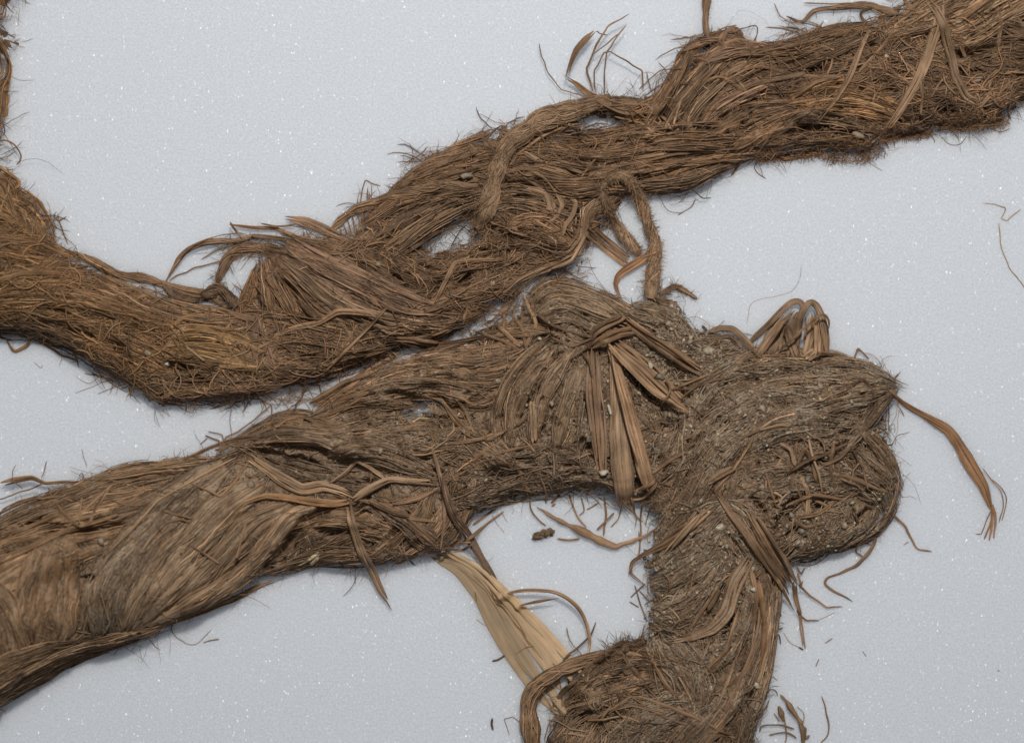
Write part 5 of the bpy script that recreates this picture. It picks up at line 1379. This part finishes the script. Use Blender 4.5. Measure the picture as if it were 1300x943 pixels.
for x, y, rx, ry, ck in ((898, 445, 9, 7, 0), (886, 440, 5, 4, 0), (964, 518, 7, 6, 0), (973, 520, 5, 4, 0), (910, 667, 8, 6, 3), (894, 674, 5, 4, 1), (1069, 665, 7, 6, 0), (1015, 673, 6, 5, 4), (1021, 608, 5, 7, 4), (824, 464, 4, 6, 3), (773, 520, 3, 9, 3), (765, 598, 8, 4, 3),
                         (746, 556, 4, 6, 4), (836, 478, 8, 5, 4), (832, 570, 7, 5, 4), (632, 483, 5, 4, 0), (485, 571, 4, 4, 0), (498, 578, 5, 4, 0), (700, 512, 4, 5, 0), (866, 697, 4, 3, 0), (952, 744, 5, 4, 3), (870, 748, 5, 4, 1), (858, 713, 4, 4, 4), (1038, 490, 5, 7, 1), (932, 535, 5, 6, 1),
                         (816, 514, 4, 3, 0), (652, 452, 5, 4, 5), (685, 430, 3, 3, 3), (140, 682, 7, 5, 1), (274, 676, 4, 3, 0), (322, 614, 7, 5, 1), (958, 866, 4, 5, 3), (900, 870, 3, 5, 3), (806, 820, 9, 6, 5), (1002, 652, 5, 4, 1), (946, 474, 5, 4, 1)):
    crumb(L, x, y, rx, ry, SOILC[ck] * (0.9 if ck != 3 else 1.0))
for x, y, rx, ry, ck in ((1236, 105, 10, 5, 1), (1087, 172, 10, 5, 1), (1122, 75, 6, 6, 0), (1210, 33, 5, 3, 3), (592, 224, 12, 6, 1), (482, 336, 5, 4, 1), (626, 360, 4, 4, 0), (214, 462, 5, 4, 3), (192, 448, 6, 5, 1)):
    crumb(U, x, y, rx, ry, SOILC[ck] * 0.95)

# ------------------------------------------------------------------ the pale ribbon
pale = thing('bast_ribbon', 'pale straw-coloured flat fibre ribbon, widening towards the lower rope\'s arched end', 'fibre ribbon', 640, 780)
PS = [('548,708 580,728 605,758 632,808 656,850 682,884', [6, 12, 14, 15, 11, 5], 's'), ('554,706 586,722 613,752 642,800 670,846 698,884', [8, 14, 18, 20, 18, 8], 's'), ('562,704 597,722 628,752 660,796 690,838 712,876', [7, 13, 17, 20, 19, 9], 's'),
      ('567,702 603,722 638,756 672,797 704,836 728,866', [6, 11, 14, 16, 15, 6], 's'), ('572,701 608,722 645,756 684,796 720,834 742,858', [4, 7, 10, 12, 11, 5], 's'),
      ('672,872 692,892 710,908', [8, 10, 4], 's'), ('694,868 710,893 720,908', [8, 10, 4], 's')]
for i, (a, w_, c_) in enumerate(PS):
    strip(pale, c_, a, w_, name='ribbon_band', mat=M_PALE, thick=.8, curl=.05, k=12, dirt=0, streak=.1, rib=1.0, end=.06, smooth=True)
for a in ('600,730 640,775 680,830', '620,745 652,790 690,840', '655,832 668,824 678,823', '580,722 610,745 640,790', '648,780 662,798 672,822'):
    stem(pale, 'o', a, .5, name='brown_fibre', k=4)

# ------------------------------------------------------------------ small loose things on the foam
H = np.where((dU < 0) & (dL < 0), np.minimum(H, 0), H)
def loose(ck, path, r, label, cat='fibre', name='loose_fibre', smooth=True, group=None):
    return tag(stem(None, ck, path, r, name=name, smooth=smooth, k=1), label, cat, group)
def husk():
    o = thing('dry_husk', 'small ragged dark seed husk beside the dry stem under the knot', 'husk', 693, 678)
    for i in range(34):
        t = rng.uniform(0, 1); hw_ = 5.5 * math.sqrt(max(0.05, 1 - (2 * t - 0.9) ** 2))
        x = 682 + 23 * t; y = 682 - 8 * t + rng.uniform(-1, 1) * hw_ * 0.6
        a = math.radians(161) + rng.normal(0, 0.32)
        ll = rng.uniform(5, 9)
        x2 = x + ll * math.cos(a); y2 = y + ll * math.sin(a)
        acc = Acc(); h0 = rng.uniform(1, 7)
        ribbon(acc, pal('d') * rng.uniform(.6, 1.4), np.array([[x, y, h0], [(x + x2) / 2, (y + y2) / 2, h0 + 1.5], [x2, y2, h0 * 0.7]]), [5, 6, 2], k=1, curl=.4, dirt=.4)
        acc.build('scale', M_FIB, o)
husk()
loose('k', '624,842 632,839 641,833', 1.3, 'short dark fibre fleck left of the pale ribbon on the foam')
loose('k', '625,914 624,922 626,930', 1.6, 'dark fibre fleck beside the lower rope\'s arched end')
loose('b', '646,936 639,914,2 652,913,2 668,924,2', .5, 'thin kinked hair bent at the foot of the arched end', smooth=False)
loose('b', '602,752 606,766', 1.0, 'tiny splinter touching the pale ribbon\'s left edge')
loose('y', '604,788 616,796 628,801', .4, 'fine pale hair touching the pale ribbon\'s lower left edge')
loose('y', '1252,257 1268,259 1281,263,1 1275,276,1 1283,279,1 1300,264', .7, 'pale kinked fibre running out of frame on bare foam', smooth=False)
loose('y', '1272,283 1273,300,1 1276,318,1 1288,342,1 1306,366', .7, 'long pale curved fibre hanging below the kinked one on bare foam')
loose('y', '1020,335 1019,350 1008,368 985,376 958,384 950,412', .3, 'hair-fine wavy fibre on foam above the knot\'s fold loop')
loose('b', '255,818 264,815 276,813', [.6, .9, 1.2], 'short brown splinter on the foam under the thick left part')
loose('b', '211,797 222,812,1 242,820,1 256,812 267,801', .5, 'thin curved hair hooked at the thick rope\'s lower edge')
loose('l', '1050,818 1060,813', .8, 'short tan splinter on foam right of the tail')
loose('l', '1038,848 1042,838', .7, 'tiny tan splinter on foam nearest the tail')
loose('l', '1098,828 1103,836', .5, 'faint tan splinter on foam far from the tail')
loose('l', '1042,788 1063,779', .4, 'hair-thin tan fibre at the frayed strip\'s tip')
loose('b', '1045,886 1050,902,2 1054,922,2 1052,936,1 1043,946', [.8, 1.2, .9], 'single curved brown fibre standing right of the broken twigs')
loose('k', '1272,853 1273,855', .8, 'tiny dark speck on bare foam', cat='speck', name='dark_speck')
loose('b', '1150,694 1157,689', .5, 'tiny brown splinter below the knot\'s rootlet')
tw = thing('broken_twig', 'broken branching brown twig with stalks beside the lower rope\'s tail', 'twig', 1010, 920)
for a, r, c_ in (('992,884,4 1002,896,5 1012,910,5 1020,922,4', [1.6, 3.2, 4, 3], 'b'), ('1018,918,4 1022,936,4 1020,960,3', [3.6, 3.6, 3], 'b'), ('990,898,3 994,908,4 997,918,4', [1.6, 3.4, 2], 'b'), ('998,915,4 1000,930,4 998,950,3', .9, 'b'),
                 ('966,932,2 969,924,4 990,922,5 1010,928,4', 1.2, 'b'), ('978,935,2 1000,932,4 1014,940,3', 1.3, 'b'), ('984,908,3 992,918,4', .8, 'b'), ('1014,898,4 1022,908,4 1020,926,3', .6, 'b'), ('1024,925,3 1024,940,3 1030,936,2', 1.8, 'b'), ('960,915 970,905,3 978,890,3', .7, 'b'), ('962,912 976,898,3', .8, 'b')):
    stem(tw, c_, a, r, name='stalk', k=1, lump=.6)
